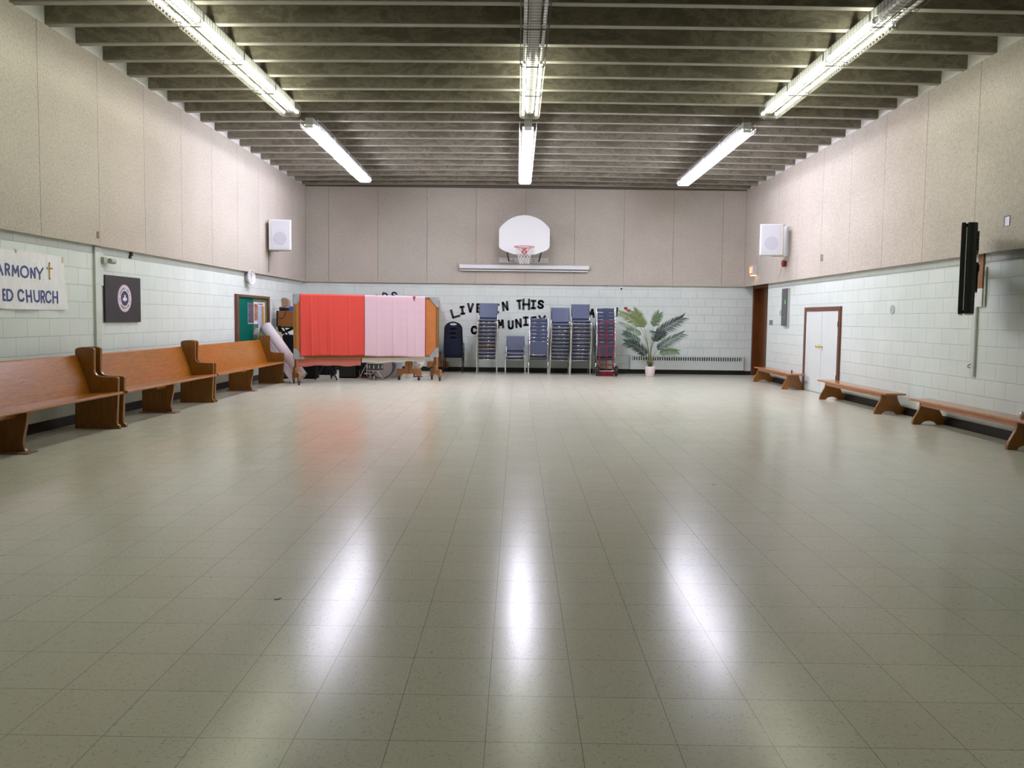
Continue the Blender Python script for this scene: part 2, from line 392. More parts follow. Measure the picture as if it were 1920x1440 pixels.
# ---------------------------------------------------------------- the hall
def build_shell():
    b = MB(); b.box((-5.6, REAR - 0.1, -0.1), (6.3, DB + 0.2, 0)); struct('floor', b, 'floor_tile', 'speckled beige-grey vinyl tile floor with a waxed shine', 'floor')
    b = MB(); b.box((-5.6, REAR - 0.1, ROOF), (6.3, DB + 0.2, ROOF + 0.1)); struct('ceiling', b, 'deck', 'dark ceiling deck above the concrete beams', 'ceiling')
    wl = struct('wall_left', MB().box((XLB - 0.1, REAR, 0), (XLB, DB, ROOF)), 'block_x', 'pale mint painted block wall behind the pews', 'wall')
    struct('upper_strip', MB().box((XLB, REAR, ZT), (XL - 0.004, DB, ROOF)), 'white_paint', '', '', wl)
    b = MB(); b.box((XLB, REAR, ZB + 0.02), (XL - 0.016, D, ZT - 0.002)); struct('panel_backing', b, 'seam_brown', '', '', wl)
    k = 0; y0 = 8.6944 - 1.2192 * 10
    for i in range(20):
        a, c = max(y0 + 1.2192 * i, REAR), min(y0 + 1.2192 * (i + 1), D)
        if c - a < 0.05: continue
        struct('wall_panel', MB().box((XL - 0.014, a + 0.0035, ZB), (XL, c - 0.0035, ZT)), 'fibre_panel', '', '', wl)
    # right wall: stops short of the recessed brown door
    wr = struct('wall_right', MB().box((XRB, REAR, 0), (XRB + 0.1, 17.95, ROOF)).box((XRB, 17.95, 2.26), (XRB + 0.1, DB, ROOF)), 'block_x', 'pale mint painted block wall behind the low benches', 'wall')
    struct('upper_strip', MB().box((XR + 0.004, REAR, ZT), (XRB, DB, ROOF)), 'white_paint', '', '', wr)
    b = MB(); b.box((XR + 0.016, REAR, ZB + 0.02), (XRB, D, ZT - 0.002)); struct('panel_backing', b, 'seam_brown', '', '', wr)
    y0 = 9.758 - 1.2192 * 11
    for i in range(20):
        a, c = max(y0 + 1.2192 * i, REAR), min(y0 + 1.2192 * (i + 1), D)
        if c - a < 0.05: continue
        struct('wall_panel', MB().box((XR, a + 0.0035, ZB), (XR + 0.014, c - 0.0035, ZT)), 'fibre_panel', '', '', wr)
    wb = struct('wall_back', MB().box((XLB - 0.1, DB, 0), (5.855, DB + 0.1, ROOF)).box((5.855, DB + 0.02, 0), (6.2, DB + 0.1, ROOF)), 'block_y', 'pale mint painted block wall behind the stacked chairs', 'wall')
    struct('upper_strip', MB().box((XL, D + 0.004, ZT), (XR, DB, ROOF)), 'deck', '', '', wb)
    struct('panel_backing', MB().box((XL - 0.05, D + 0.016, ZB + 0.02), (XR + 0.05, DB, ZT - 0.002)), 'seam_brown', '', '', wb)
    x0 = -4.7042 - 1.2192
    for i in range(11):
        a, c = max(x0 + 1.2192 * i, XL), min(x0 + 1.2192 * (i + 1), XR)
        if c - a < 0.05: continue
        struct('wall_panel', MB().box((a + 0.0035, D, ZB), (c - 0.0035, D + 0.014, ZT)), 'fibre_panel', '', '', wb)
    struct('wall_rear', MB().box((-5.6, REAR - 0.1, 0), (6.3, REAR, ROOF)), 'block_y', 'pale block wall behind the viewer', 'wall')
    # black rubber skirting
    hb = 0.112
    struct('baseboard_left', MB().box((XLB, REAR, 0), (XLB + 0.012, DB, hb)), 'black_rubber', 'black rubber skirting along the left block wall', 'baseboard')
    struct('baseboard_back', MB().box((XLB + 0.012, DB - 0.012, 0), (5.69, DB, hb)).box((5.69, DB - 0.006, 0), (5.855, DB, hb - 0.012)), 'black_rubber', 'black rubber skirting along the back wall', 'baseboard')
    struct('baseboard_right', MB().box((XRB - 0.012, REAR, 0), (XRB, 13.80, hb)).box((XRB - 0.012, 15.60, 0), (XRB, 17.95, hb)), 'black_rubber', 'black rubber skirting under the low benches', 'baseboard')
    # recessed brown door in the far right corner
    d1 = thing('door_1', 'dark brown wooden door recessed in the far right corner', 'door', (6.02, 18.7, 0), 0, None, 'structure')
    obj('door_leaf', MB().box((0, -0.85, 0.005), (0.045, 0.8, 2.15)), 'door_brown', d1)
    obj('door_frame', MB().box((-0.16, 0.8, 0), (0.045, 0.875, 2.25)).box((-0.16, -0.85, 2.15), (0.045, 0.8, 2.25)).box((-0.195, -0.85, 0), (0.045, -0.752, 2.15)), 'door_brown', d1)
    obj('push_plate', MB().box((-0.012, -0.62, 0.98), (0, -0.54, 1.06)), 'silver', d1)
    # white pair of closet doors
    d2 = thing('door_2', 'low white double closet doors in a brown frame on the right wall', 'door', (XRB, 14.70, 0), 0, None, 'structure')
    obj('door_frame', MB().box((-0.03, -0.865, 0), (0, -0.775, 1.628)).box((-0.03, 0.775, 0), (0, 0.865, 1.628)).box((-0.03, -0.775, 1.553), (0, 0.775, 1.628)), 'frame_brown', d2)
    for sg in (-1, 1):
        a, c = (-0.775, -0.018) if sg < 0 else (-0.008, 0.775)
        lf = obj('door_leaf', MB().box((-0.018, a, 0.018), (0, c, 1.55)), 'door_white', d2, bevel=0.002)
        yk = -0.075 if sg < 0 else 0.06
        obj('door_knob', MB().lathe([(0.012, 0), (0.012, -0.03), (0.03, -0.042), (0.034, -0.055), (0.026, -0.068), (0.0, -0.07)], (-0.018, yk, 0.885), 'X', 16), 'brass', lf, smooth=True)
    obj('hinge', MB().box((-0.034, -0.785, 1.26), (-0.018, -0.765, 1.36)).box((-0.034, -0.785, 0.30), (-0.018, -0.765, 0.40)), 'dark_metal', d2)
    # concrete beams across the hall: slight upward camber in the middle
    for k in range(-19, 19):
        yb = 8.33 + 0.61 * k
        if yb < REAR + 0.2: continue
        b = MB(); n = 10; ring = []
        for i in range(n + 1):
            x = (XL - 0.003) + (XR - XL + 0.006) * i / n
            q = (x - (XL + XR) / 2) / ((XR - XL) / 2)
            z = ZT + 0.004 + 0.045 * (1 - q * q)
            ring.append([b.bm.verts.new((x, yb - 0.085, z)), b.bm.verts.new((x, yb, z)), b.bm.verts.new((x, yb, ROOF)), b.bm.verts.new((x, yb - 0.085, ROOF))])
        for a, c in zip(ring, ring[1:]):
            for j in range(4):
                b.bm.faces.new((a[j], a[(j + 1) % 4], c[(j + 1) % 4], c[j]))
        b.bm.faces.new(ring[0]); b.bm.faces.new(ring[-1][::-1])
        o = obj('ceiling_beam', b, 'beam_concrete')
        e = MB(); prev = None
        for i in range(n + 1):
            x = (XL - 0.002) + (XR - XL + 0.004) * i / n
            q = (x - (XL + XR) / 2) / ((XR - XL) / 2)
            z = ZT + 0.004 + 0.045 * (1 - q * q)
            r_ = [e.bm.verts.new((x, yb - 0.088, z - 0.006)), e.bm.verts.new((x, yb + 0.003, z - 0.006)), e.bm.verts.new((x, yb + 0.003, z + 0.004)), e.bm.verts.new((x, yb - 0.088, z + 0.004))]
            if prev:
                for j in range(4): e.bm.faces.new((prev[j], prev[(j + 1) % 4], r_[(j + 1) % 4], r_[j]))
            else: e.bm.faces.new(r_)
            prev = r_
        e.bm.faces.new(prev[::-1])
        obj('bottom_strip', e, 'beam_edge', o)  # paler strip along the whole underside of the beam
        tag(o, 'mottled grey-green concrete beam spanning the ceiling', 'beam', 'parallel ceiling beams', 'structure')
build_shell()

# ---------------------------------------------------------------- ceiling lights
def wire_guard(w, zb, zt, y0, y1, sp, r=0.0022):
    b = MB(); h = w / 2; rad = 0.045
    def sec(y):
        pts = [(-h, y, zt)]
        for a in range(0, 4): t = PI / 2 * a / 3; pts.append((-h + rad - rad * math.cos(t), y, zb + rad - rad * math.sin(t)))
        for a in range(0, 4): t = PI / 2 * a / 3; pts.append((h - rad + rad * math.sin(t), y, zb + rad - rad * math.cos(t)))
        pts.append((h, y, zt)); return pts
    n = max(2, int(round((y1 - y0) / sp)))
    for i in range(n + 1):
        y = y0 + (y1 - y0) * i / n
        b.tube(sec(y), r * (2.0 if i in (0, n) else 1.0), 4, cap=False)
    for x, z in ((-h, zt), (-h, (zb + zt) / 2), (-h + rad, zb), (-0.05, zb), (0.05, zb), (h - rad, zb), (h, (zb + zt) / 2), (h, zt)):
        b.tube([(x, y0, z), (x, y1, z)], r * 1.3, 4, cap=False)
    return b
def twin_light(lit, label):
    t = thing('fluorescent_light', label, 'ceiling light', group='twin-tube lights near the viewer')
    L = 0.60
    obj('housing', MB().box((-0.066, -L, 0.13), (0.066, L, 0.225)), 'reflector_white', t, bevel=0.004)
    obj('channel_cover', MB().prism([(-0.066, 0.13), (-0.05, 0.088), (-0.022, 0.078), (0.022, 0.078), (0.05, 0.088), (0.066, 0.13)], -L, L), 'reflector_white', t)
    for s in (-1, 1):
        for e in (-1, 1): obj('lamp_holder', MB().box((s * 0.098 - 0.018, e * L - 0.012 * e - 0.012, 0.045), (s * 0.098 + 0.018, e * L - 0.012 * e + 0.012, 0.095)), 'white_plastic', t)
    for s in (-1, 1):
        obj('lamp_tube', MB().lathe([(0.019, -L + 0.02), (0.019, L - 0.02)], (s * 0.098, 0, 0.066), 'Y', 10), 'tube_near_lit' if lit else 'tube_off', t, smooth=True)
    obj('wire_guard', wire_guard(0.30, 0.0, 0.15, -L + 0.005, L - 0.005, 0.076), 'wire_grey', t)
    for e in (-0.4, 0.4): obj('hanger_rod', MB().tube([(0, e, 0.23), (0, e, ROOF - 4.335)], 0.006, 6), 'wire_grey', t)
    return t
def strip_light(label):
    t = thing('strip_light', label, 'ceiling light', group='single strip lights near the back wall')
    L = 0.606
    obj('housing', MB().box((-0.088, -L, 0.062), (0.088, L, 0.075)).box((-0.062, -L, 0.075), (0.062, L, 0.17)), 'reflector_white', t, bevel=0.004)  # wide lower plate added to keep the diffuser's light off the beams
    obj('diffuser', MB().prism([(-0.052, 0.062), (-0.050, 0.030), (-0.040, 0.015), (-0.025, 0.010), (0.025, 0.010), (0.040, 0.015), (0.050, 0.030), (0.052, 0.062)], -L + 0.02, L - 0.02), 'tube_far_lit', t)
    obj('end_cap', MB().box((-0.060, -L, 0.010), (0.060, -L + 0.02, 0.06)), 'white_plastic', t); obj('end_cap', MB().box((-0.060, L - 0.02, 0.010), (0.060, L, 0.06)), 'white_plastic', t)
    obj('wire_guard', wire_guard(0.27, -0.008, 0.14, -L + 0.005, L - 0.005, 0.10, 0.0022), 'wire_bright', t)
    for e in (-0.4, 0.4): obj('hanger_rod', MB().tube([(0, e, 0.16), (0, e, ROOF - 4.295)], 0.006, 6), 'wire_grey', t)
    return t
def build_lights():
    rows = (('left', -3.455, 6, 11.35), ('middle', 0.145, 2, 11.33), ('right', 3.685, 3, 11.18))
    proto = {}
    od = ['first', 'second', 'third', 'fourth', 'fifth', 'sixth']
    for nm, x, nlit, yf in rows:
        for i in range(6):
            y = yf - 1.215 * i
            lit = i < nlit
            lab = f"{'lit' if lit else 'unlit'} twin-tube ceiling light in wire guard, {od[i]} from the gap, {nm} row"
            if lit not in proto: t = twin_light(lit, lab); proto[lit] = t
            else: t = dup(proto[lit], label=lab)
            t.location = (x, y, 4.335)
    for j, (nm, x) in enumerate((('left', -3.46), ('right', 3.68), ('left', -3.46), ('right', 3.68))):  # two unseen pairs added overhead to brighten the nearest floor tiles
        t = dup(proto[True], label=f"added unseen twin-tube fill light above the viewer, {'first' if j < 2 else 'second'} of the {nm} pair")
        t.location = (x, 1.3 if j < 2 else 0.085, 4.335)
    p = None
    for nm, x, dx in (('left', -3.325, -0.02), ('middle', 0.13, 0.0), ('right', 3.575, 0.008)):
        for i in range(4):
            lab = f"glowing single strip light in wire guard, {['nearest to', 'second from', 'third from', 'farthest from'][i]} the gap, {nm} row"
            if p is None: p = t = strip_light(lab)
            else: t = dup(p, label=lab)
            t.location = (x + dx * i, 13.11 + 1.208 * i, 4.295)
build_lights()

# ---------------------------------------------------------------- pews along the left wall
PEW_END = [(-5.149, 0.0), (-5.140, 0.45), (-5.131, 0.925), (-5.105, 0.942), (-5.055, 0.951), (-4.999, 0.953), (-4.945, 0.948), (-4.915, 0.938), (-4.907, 0.92), (-4.911, 0.80),
           (-4.913, 0.672), (-4.905, 0.648), (-4.888, 0.627), (-4.862, 0.616), (-4.80, 0.610), (-4.66, 0.607), (-4.640, 0.602), (-4.633, 0.586), (-4.645, 0.30), (-4.657, 0.075), (-4.650, 0.05), (-4.625, 0.035), (-4.622, 0.0)]
def pew(y0, y1, ylegs, label):
    ym = (y0 + y1) / 2; X0 = -4.9
    t = thing('church_pew', label, 'pew', (X0, ym, 0), 0, 'wooden pews along the left wall')
    rel = lambda pts: [(x - X0, z) for x, z in pts]
    e = 0.045
    for a in (y0, y1 - e):
        p = obj('end_panel', MB().prism(rel(PEW_END), a - ym, a + e - ym), 'pew_end_oak', t, bevel=0.006)
    a, c = y0 + e - ym, y1 - e - ym
    # reclined back with a rounded cap
    b = MB().prism(rel([(-5.150, 0.842), (-5.142, 0.856), (-5.116, 0.858), (-5.104, 0.846), (-5.04, 0.66), (-4.955, 0.412), (-4.985, 0.405), (-5.075, 0.66)]), a, c)
    obj('backrest', b, 'pew_oak', t, bevel=0.003)
    b = MB().prism(rel([(-5.02, 0.394), (-5.02, 0.414), (-4.80, 0.424), (-4.64, 0.436), (-4.61, 0.438), (-4.594, 0.43), (-4.590, 0.418), (-4.598, 0.407), (-4.64, 0.404), (-4.80, 0.394)]), a - e + 0.004, c + e - 0.004)
    obj('seat', b, 'pew_oak', t, bevel=0.002)
    for yl in ylegs:
        pts = [(-5.11, 0.012), (-5.11, 0.395), (-4.675, 0.398), (-4.672, 0.36), (-4.678, 0.30), (-4.696, 0.22), (-4.713, 0.14), (-4.718, 0.09), (-4.705, 0.04), (-4.69, 0.012)]
        obj('centre_leg', MB().prism(rel(pts), yl - 0.022 - ym, yl + 0.022 - ym), 'pew_end_oak', t, bevel=0.005)
        obj('foot_board', MB().box((-5.13 - X0, yl - 0.10 - ym, 0), (-4.62 - X0, yl + 0.06 - ym, 0.014)), 'pew_shoe', t, bevel=0.003)
        obj('brace', MB().box((-4.86 - X0, yl - 0.28 - ym, 0.34), (-4.78 - X0, yl + 0.28 - ym, 0.395)), 'pew_oak', t)
    return t
pew(5.55, 9.065, [7.40], 'long wooden pew nearest the viewer, running out of frame below the banner')
pew(9.16, 11.915, [10.60], 'short middle wooden pew below the black emblem board')
pew(11.965, 15.52, [13.80], 'farthest wooden pew, below the green notice board beside the carpet roll')

# ---------------------------------------------------------------- low benches along the right wall
def bench(y0, y1, leg0, leg1, label):
    X0, ym = 5.49, (y0 + y1) / 2
    t = thing('low_bench', label, 'bench', (X0, ym, 0), 0, 'low wooden benches along the right wall')
    b = MB().box((-0.155, y0 - ym, 0.300), (0.14, y1 - ym, 0.328)); obj('bench_top', b, 'bench_top_wood', t, bevel=0.005)
    obj('apron', MB().box((-0.115, leg0 - ym, 0.245), (-0.092, leg1 - ym, 0.300)), 'bench_top_wood', t, bevel=0.002)
    half = [(0.115, 0.300), (0.118, 0.255), (0.135, 0.20), (0.165, 0.145), (0.195, 0.09), (0.211, 0.045), (0.214, 0.0), (0.105, 0.0), (0.09, 0.022), (0.06, 0.042), (0.0, 0.050)]
    prof = [(x, z) for x, z in half] + [(-x, z) for x, z in half[:-1][::-1]]
    for yl in (leg0, leg1):
        obj('leg', MB().prism(prof, yl - 0.02 - ym, yl + 0.02 - ym), 'bench_leg_wood', t, bevel=0.003)
    return t
bench(15.22, 17.55, 15.52, 17.40, 'low wooden bench between the brown door and the white closet doors')
bench(11.27, 13.86, 11.50, 13.58, 'middle low wooden bench just in front of the white closet doors')
bench(7.95, 10.60, 8.37, 10.38, 'low wooden bench nearest the viewer, below the wall television')
def small_can(x, y, label, h=0.062, r=0.026, m='silver'):
    t = thing('drink_can', label, 'can', (x, y, 0.328))
    obj('can_body', MB().lathe([(r * 0.8, 0), (r, 0.006), (r, h - 0.01), (r * 0.78, h)], (0, 0, 0), 'Z', 16), m, t, smooth=True)
    obj('can_lid', MB().lathe([(r * 0.74, h), (r * 0.74, h + 0.004)], (0, 0, 0), 'Z', 12), 'grey_metal', t)
    return t
small_can(5.53, 8.52, 'small silver and black can standing on the nearest low bench', 0.062, 0.028, 'silver')
small_can(5.50, 15.62, 'tiny dark can standing on the bench beside the closet doors', 0.052, 0.014, 'black_plastic')

# ---------------------------------------------------------------- stacking chairs
def make_chair(vinyl, label):
    t = thing('stacking_chair', label, 'chair', group='blue stacking chairs along the back wall')
    # seat: padded, slightly dished front edge
    def seat_top(u, v):
        x = -0.20 + 0.40 * u; y = -0.235 + 0.40 * v
        return (x, y, 0.435 - 0.012 * (1 - (2 * u - 1) ** 2) * (1 - v * 0.3) - 0.012 * v)
    b = MB(); nu, nv = 8, 5
    b.grid(seat_top, nu, nv)
    b.grid(lambda u, v: (seat_top(u, v)[0], seat_top(u, v)[1], seat_top(u, v)[2] - 0.032), nu, nv)
    for f in (0, 1):
        b.grid(lambda u, v: (seat_top(u, f)[0], seat_top(u, f)[1] + (-0.008 if f == 0 else 0.0) * math.sin(v * PI), seat_top(u, f)[2] - 0.032 * v), nu, 2)
        b.grid(lambda u, v: (seat_top(f, u)[0], seat_top(f, u)[1], seat_top(f, u)[2] - 0.032 * v), nv, 1)
    bmesh.ops.remove_doubles(b.bm, verts=b.bm.verts, dist=0.0005)
    obj('seat', b, vinyl, t, smooth=False)
    # back: two posts with a padded sling between them
    def back(u, v, off):
        x = -0.205 + 0.41 * u; z = 0.475 + 0.345 * v
        y = 0.195 + 0.105 * v + 0.012 * (1 - (2 * u - 1) ** 2)
        return (x, y + off, z)
    b = MB(); b.grid(lambda u, v: back(u, v, -0.012), 6, 4); b.grid(lambda u, v: back(u, v, 0.012), 6, 4)
    for f in (0, 1):
        b.grid(lambda u, v: back(f, u, -0.012 + 0.024 * v), 4, 1); b.grid(lambda u, v: back(u, f, -0.012 + 0.024 * v), 6, 1)
    bmesh.ops.remove_doubles(b.bm, verts=b.bm.verts, dist=0.0005)
    obj('backrest', b, vinyl, t)
    for s in (-1, 1):
        obj('leg', MB().tube([(s * 0.238, -0.285, 0.0), (s * 0.232, -0.255, 0.36), (s * 0.228, -0.235, 0.395)], 0.0105, 8), 'chrome', t, smooth=True)
        obj('leg', MB().tube([(s * 0.236, 0.275, 0.0), (s * 0.230, 0.19, 0.395)], 0.0105, 8), 'chrome', t, smooth=True)
        obj('back_post', MB().tube([(s * 0.222, 0.165, 0.40), (s * 0.219, 0.185, 0.44), (s * 0.217, 0.30, 0.822)], 0.0095, 8), 'chrome', t, smooth=True)
    b = MB()
    for s in (-1, 1): b.tube([(s * 0.226, -0.24, 0.395), (s * 0.222, 0.18, 0.395)], 0.0095, 6)
    b.tube([(-0.226, -0.17, 0.393), (0.226, -0.17, 0.393)], 0.008, 6); b.tube([(-0.226, 0.14, 0.393), (0.226, 0.14, 0.393)], 0.008, 6)
    b.tube([(-0.233, -0.258, 0.357), (0.233, -0.258, 0.357)], 0.0055, 6)
    obj('seat_frame', b, 'chrome', t, smooth=True)
    obj('seat_pan', MB().box((-0.195, -0.215, 0.362), (0.195, 0.15, 0.403)), 'black_plastic', t)
    b = MB().tube([(-0.217, 0.312, 0.808), (0.217, 0.312, 0.808)], 0.0075, 6).tube([(-0.219, 0.214, 0.478), (0.219, 0.214, 0.478)], 0.0075, 6)
    obj('back_bar', b, 'chrome', t, smooth=True)
    return t
def build_chairs():
    blue = None; brown = None
    STEP = 0.0885
    stacks = [  # x, y of the lowest chair, count, faces the hall?, description, x tilt
        (-0.72, 18.95, 11, True, 'tall stack beside the navy chairs', 0.001),
        (-0.04, 18.98, 2, True, 'low pair between the tall stacks', 0.0),
        (0.518, 18.90, 7, False, 'backs-outward stack beside the low pair', 0.0),
        (1.03, 18.99, 10, True, 'tall stack right of backs-outward one', 0.001),
        (1.523, 19.03, 11, True, 'tall stack left of hand truck', 0.001),
        (2.135, 19.02, 10, False, 'stack behind the red hand truck', 0.0)]
    for si, (x, y, n, facing, desc, lean) in enumerate(stacks):
        for i in range(n):
            isb = (si == 0 and i == 3)
            col = 'brown' if isb else 'blue'
            pos_ = nth(i, n) if n > 2 else ('upper' if i else 'lower')
            lab = f"{col} vinyl stacking chair, {pos_} in the {desc}"
            if isb:
                t = make_chair('brown_vinyl', lab)
            elif blue is None: t = blue = make_chair('blue_vinyl', lab)
            else: t = dup(blue, label=lab)
            sg = -1 if facing else 1
            t.location = (x + lean * i + random.uniform(-0.004, 0.004), y + sg * 0.0225 * i, STEP * i)
            t.rotation_euler = (0, 0, (0 if facing else PI) + random.uniform(-0.008, 0.008))
build_chairs()
def make_banquet(label):
    t = thing('banquet_chair', label, 'chair', group='dark navy banquet chairs')
    # back: rounded top with a hand hole, leaning
    W = 0.205
    def P(x, z, off):
        return (x, 0.20 + (z - 0.44) * 0.20 + off, z)
    outer = [(-W, 0.44), (-W, 0.74)]
    for k in range(1, 12):
        a = PI - PI * k / 12; outer.append((W * math.cos(a), 0.74 + 0.175 * math.sin(a)))
    outer += [(W, 0.74), (W, 0.44)]
    hole = [(0.085 * math.cos(a), 0.862 + (0.030 if math.sin(a) > 0 else 0.022) * math.sin(a)) for a in [2 * PI * k / 20 for k in range(20)]]
    b = MB()
    for off in (-0.016, 0.016):
        vo = [b.bm.verts.new(P(x, z, off)) for x, z in outer]; vh = [b.bm.verts.new(P(x, z, off)) for x, z in hole]
        eo = [b.bm.edges.new((vo[i], vo[(i + 1) % len(vo)])) for i in range(len(vo))]
        eh = [b.bm.edges.new((vh[i], vh[(i + 1) % len(vh)])) for i in range(len(vh))]
        bmesh.ops.triangle_fill(b.bm, edges=eo + eh, use_beauty=True)
    for ring in (outer, hole):
        for i in range(len(ring)):
            p, q = ring[i], ring[(i + 1) % len(ring)]
            b.face([P(*p, -0.016), P(*q, -0.016), P(*q, 0.016), P(*p, 0.016)])
    bmesh.ops.remove_doubles(b.bm, verts=b.bm.verts, dist=0.0002)
    obj('backrest', b, 'navy_fabric', t)
    obj('seat', MB().box((-0.205, -0.22, 0.40), (0.205, 0.20, 0.455)), 'navy_fabric', t, bevel=0.018)
    path = [P(x * 1.03, z, 0.0) for x, z in outer[1:-1]]
    obj('back_frame', MB().tube([(-0.222, 0.205, 0.40)] + [(p[0], p[1], p[2] + 0.006) for p in path] + [(0.222, 0.205, 0.40)], 0.0105, 6), 'dark_metal', t, smooth=True)
    for s in (-1, 1):
        obj('leg', MB().tube([(s * 0.228, -0.26, 0), (s * 0.222, -0.21, 0.40)], 0.011, 6), 'dark_metal', t, smooth=True)
        obj('leg', MB().tube([(s * 0.228, 0.27, 0), (s * 0.222, 0.20, 0.40)], 0.011, 6), 'dark_metal', t, smooth=True)
    obj('seat_frame', MB().box((-0.222, -0.21, 0.372), (0.222, 0.20, 0.398)), 'dark_metal', t)
    return t
p = None
for i in range(4):
    lab = f"dark navy round-backed banquet chair, {['lowest', 'second from the bottom', 'second from the top', 'topmost'][i]} in its stack beside the rolling boards"
    if p is None: p = t = make_banquet(lab)
    else: t = dup(p, label=lab)
    t.location = (-1.55, 19.10 + 0.036 * i, 0.107 * i); t.rotation_euler = (0, 0, PI)

# ---------------------------------------------------------------- rolling bulletin boards and the cloths over them
BA, BBp = Vector((-4.36, 15.2, 0)), Vector((-1.688, 16.679, 0))
BANG = math.atan2(BBp.y - BA.y, BBp.x - BA.x)
BL = 3.054
def rolling_board(loc, rotz, label):
    """local x along the board from 0 to BL, local y = -front"""
    t = thing('rolling_board', label, 'bulletin board', loc, rotz, 'wheeled bulletin boards')
    z0, z1 = 0.502, 1.765
    obj('cork_panel', MB().box((0.04, -0.010, z0 + 0.03), (BL - 0.04, 0.010, z1 - 0.03)), 'cork_board', t)
    b = MB(); w = 0.055
    b.box((0, -0.02, z0), (w, 0.02, z1)).box((BL - w, -0.02, z0), (BL, 0.02, z1)).box((w, -0.02, z0), (BL - w, 0.02, z0 + 0.045)).box((w, -0.02, z1 - 0.045), (BL - w, 0.02, z1))
    obj('wood_frame', b, 'pew_end_oak', t, bevel=0.003)
    for cx, sx in ((0, 1), (BL, -1)):
        for cz, sz in ((z0, 1), (z1, -1)):
            b = MB(); pts = [(cx - sx * 0.003, cz - sz * 0.003), (cx + sx * 0.20, cz - sz * 0.003), (cx + sx * 0.20, cz + sz * 0.03), (cx + sx * 0.05, cz + sz * 0.20), (cx - sx * 0.003, cz + sz * 0.20)]
            b.prism(pts, -0.026, 0.026)
            obj('corner_plate', b, 'galvanised', t)
    for fx in (0.03, BL - 0.07):
        ft = obj('foot', MB().prism([(-0.272, 0.088), (-0.272, 0.215), (-0.262, 0.236), (-0.240, 0.245), (-0.08, 0.245), (-0.08, 0.50), (0.08, 0.50), (0.08, 0.245), (0.24, 0.245), (0.262, 0.236), (0.272, 0.215), (0.272, 0.088), (0.165, 0.088), (0.14, 0.125), (0.11, 0.137), (-0.11, 0.137), (-0.14, 0.125), (-0.165, 0.088)], fx, fx + 0.04, 'X'), 'stand_wood', t, bevel=0.006)
        obj('foot_cleat', MB().box((fx - 0.022, -0.085, 0.14), (fx, -0.02, 0.34)).box((fx - 0.022, 0.02, 0.14), (fx, 0.085, 0.34)), 'stand_wood', ft, bevel=0.003)
        for sy in (-0.215, 0.215):
            c = MB().lathe([(0.0, -0.013), (0.03, -0.013), (0.033, 0), (0.03, 0.013), (0.0, 0.013)], (fx + 0.02, sy, 0.033), 'X', 16)
            c.box((fx + 0.002, sy - 0.014, 0.03), (fx + 0.006, sy + 0.014, 0.088)).box((fx + 0.034, sy - 0.014, 0.03), (fx + 0.038, sy + 0.014, 0.088)).box((fx + 0.0, sy - 0.025, 0.07), (fx + 0.04, sy + 0.025, 0.09))
            obj('caster', c, 'black_plastic', ft)
    return t
rolling_board(tuple(BA), BANG, 'wheeled cork board under the coral and pink cloths')
bdir = Vector((0.307, 2.90, 0)).normalized()
rolling_board((-2.300, 16.53, 0), math.atan2(bdir.y, bdir.x), 'second wheeled cork board standing end-on behind the cloth-covered one')

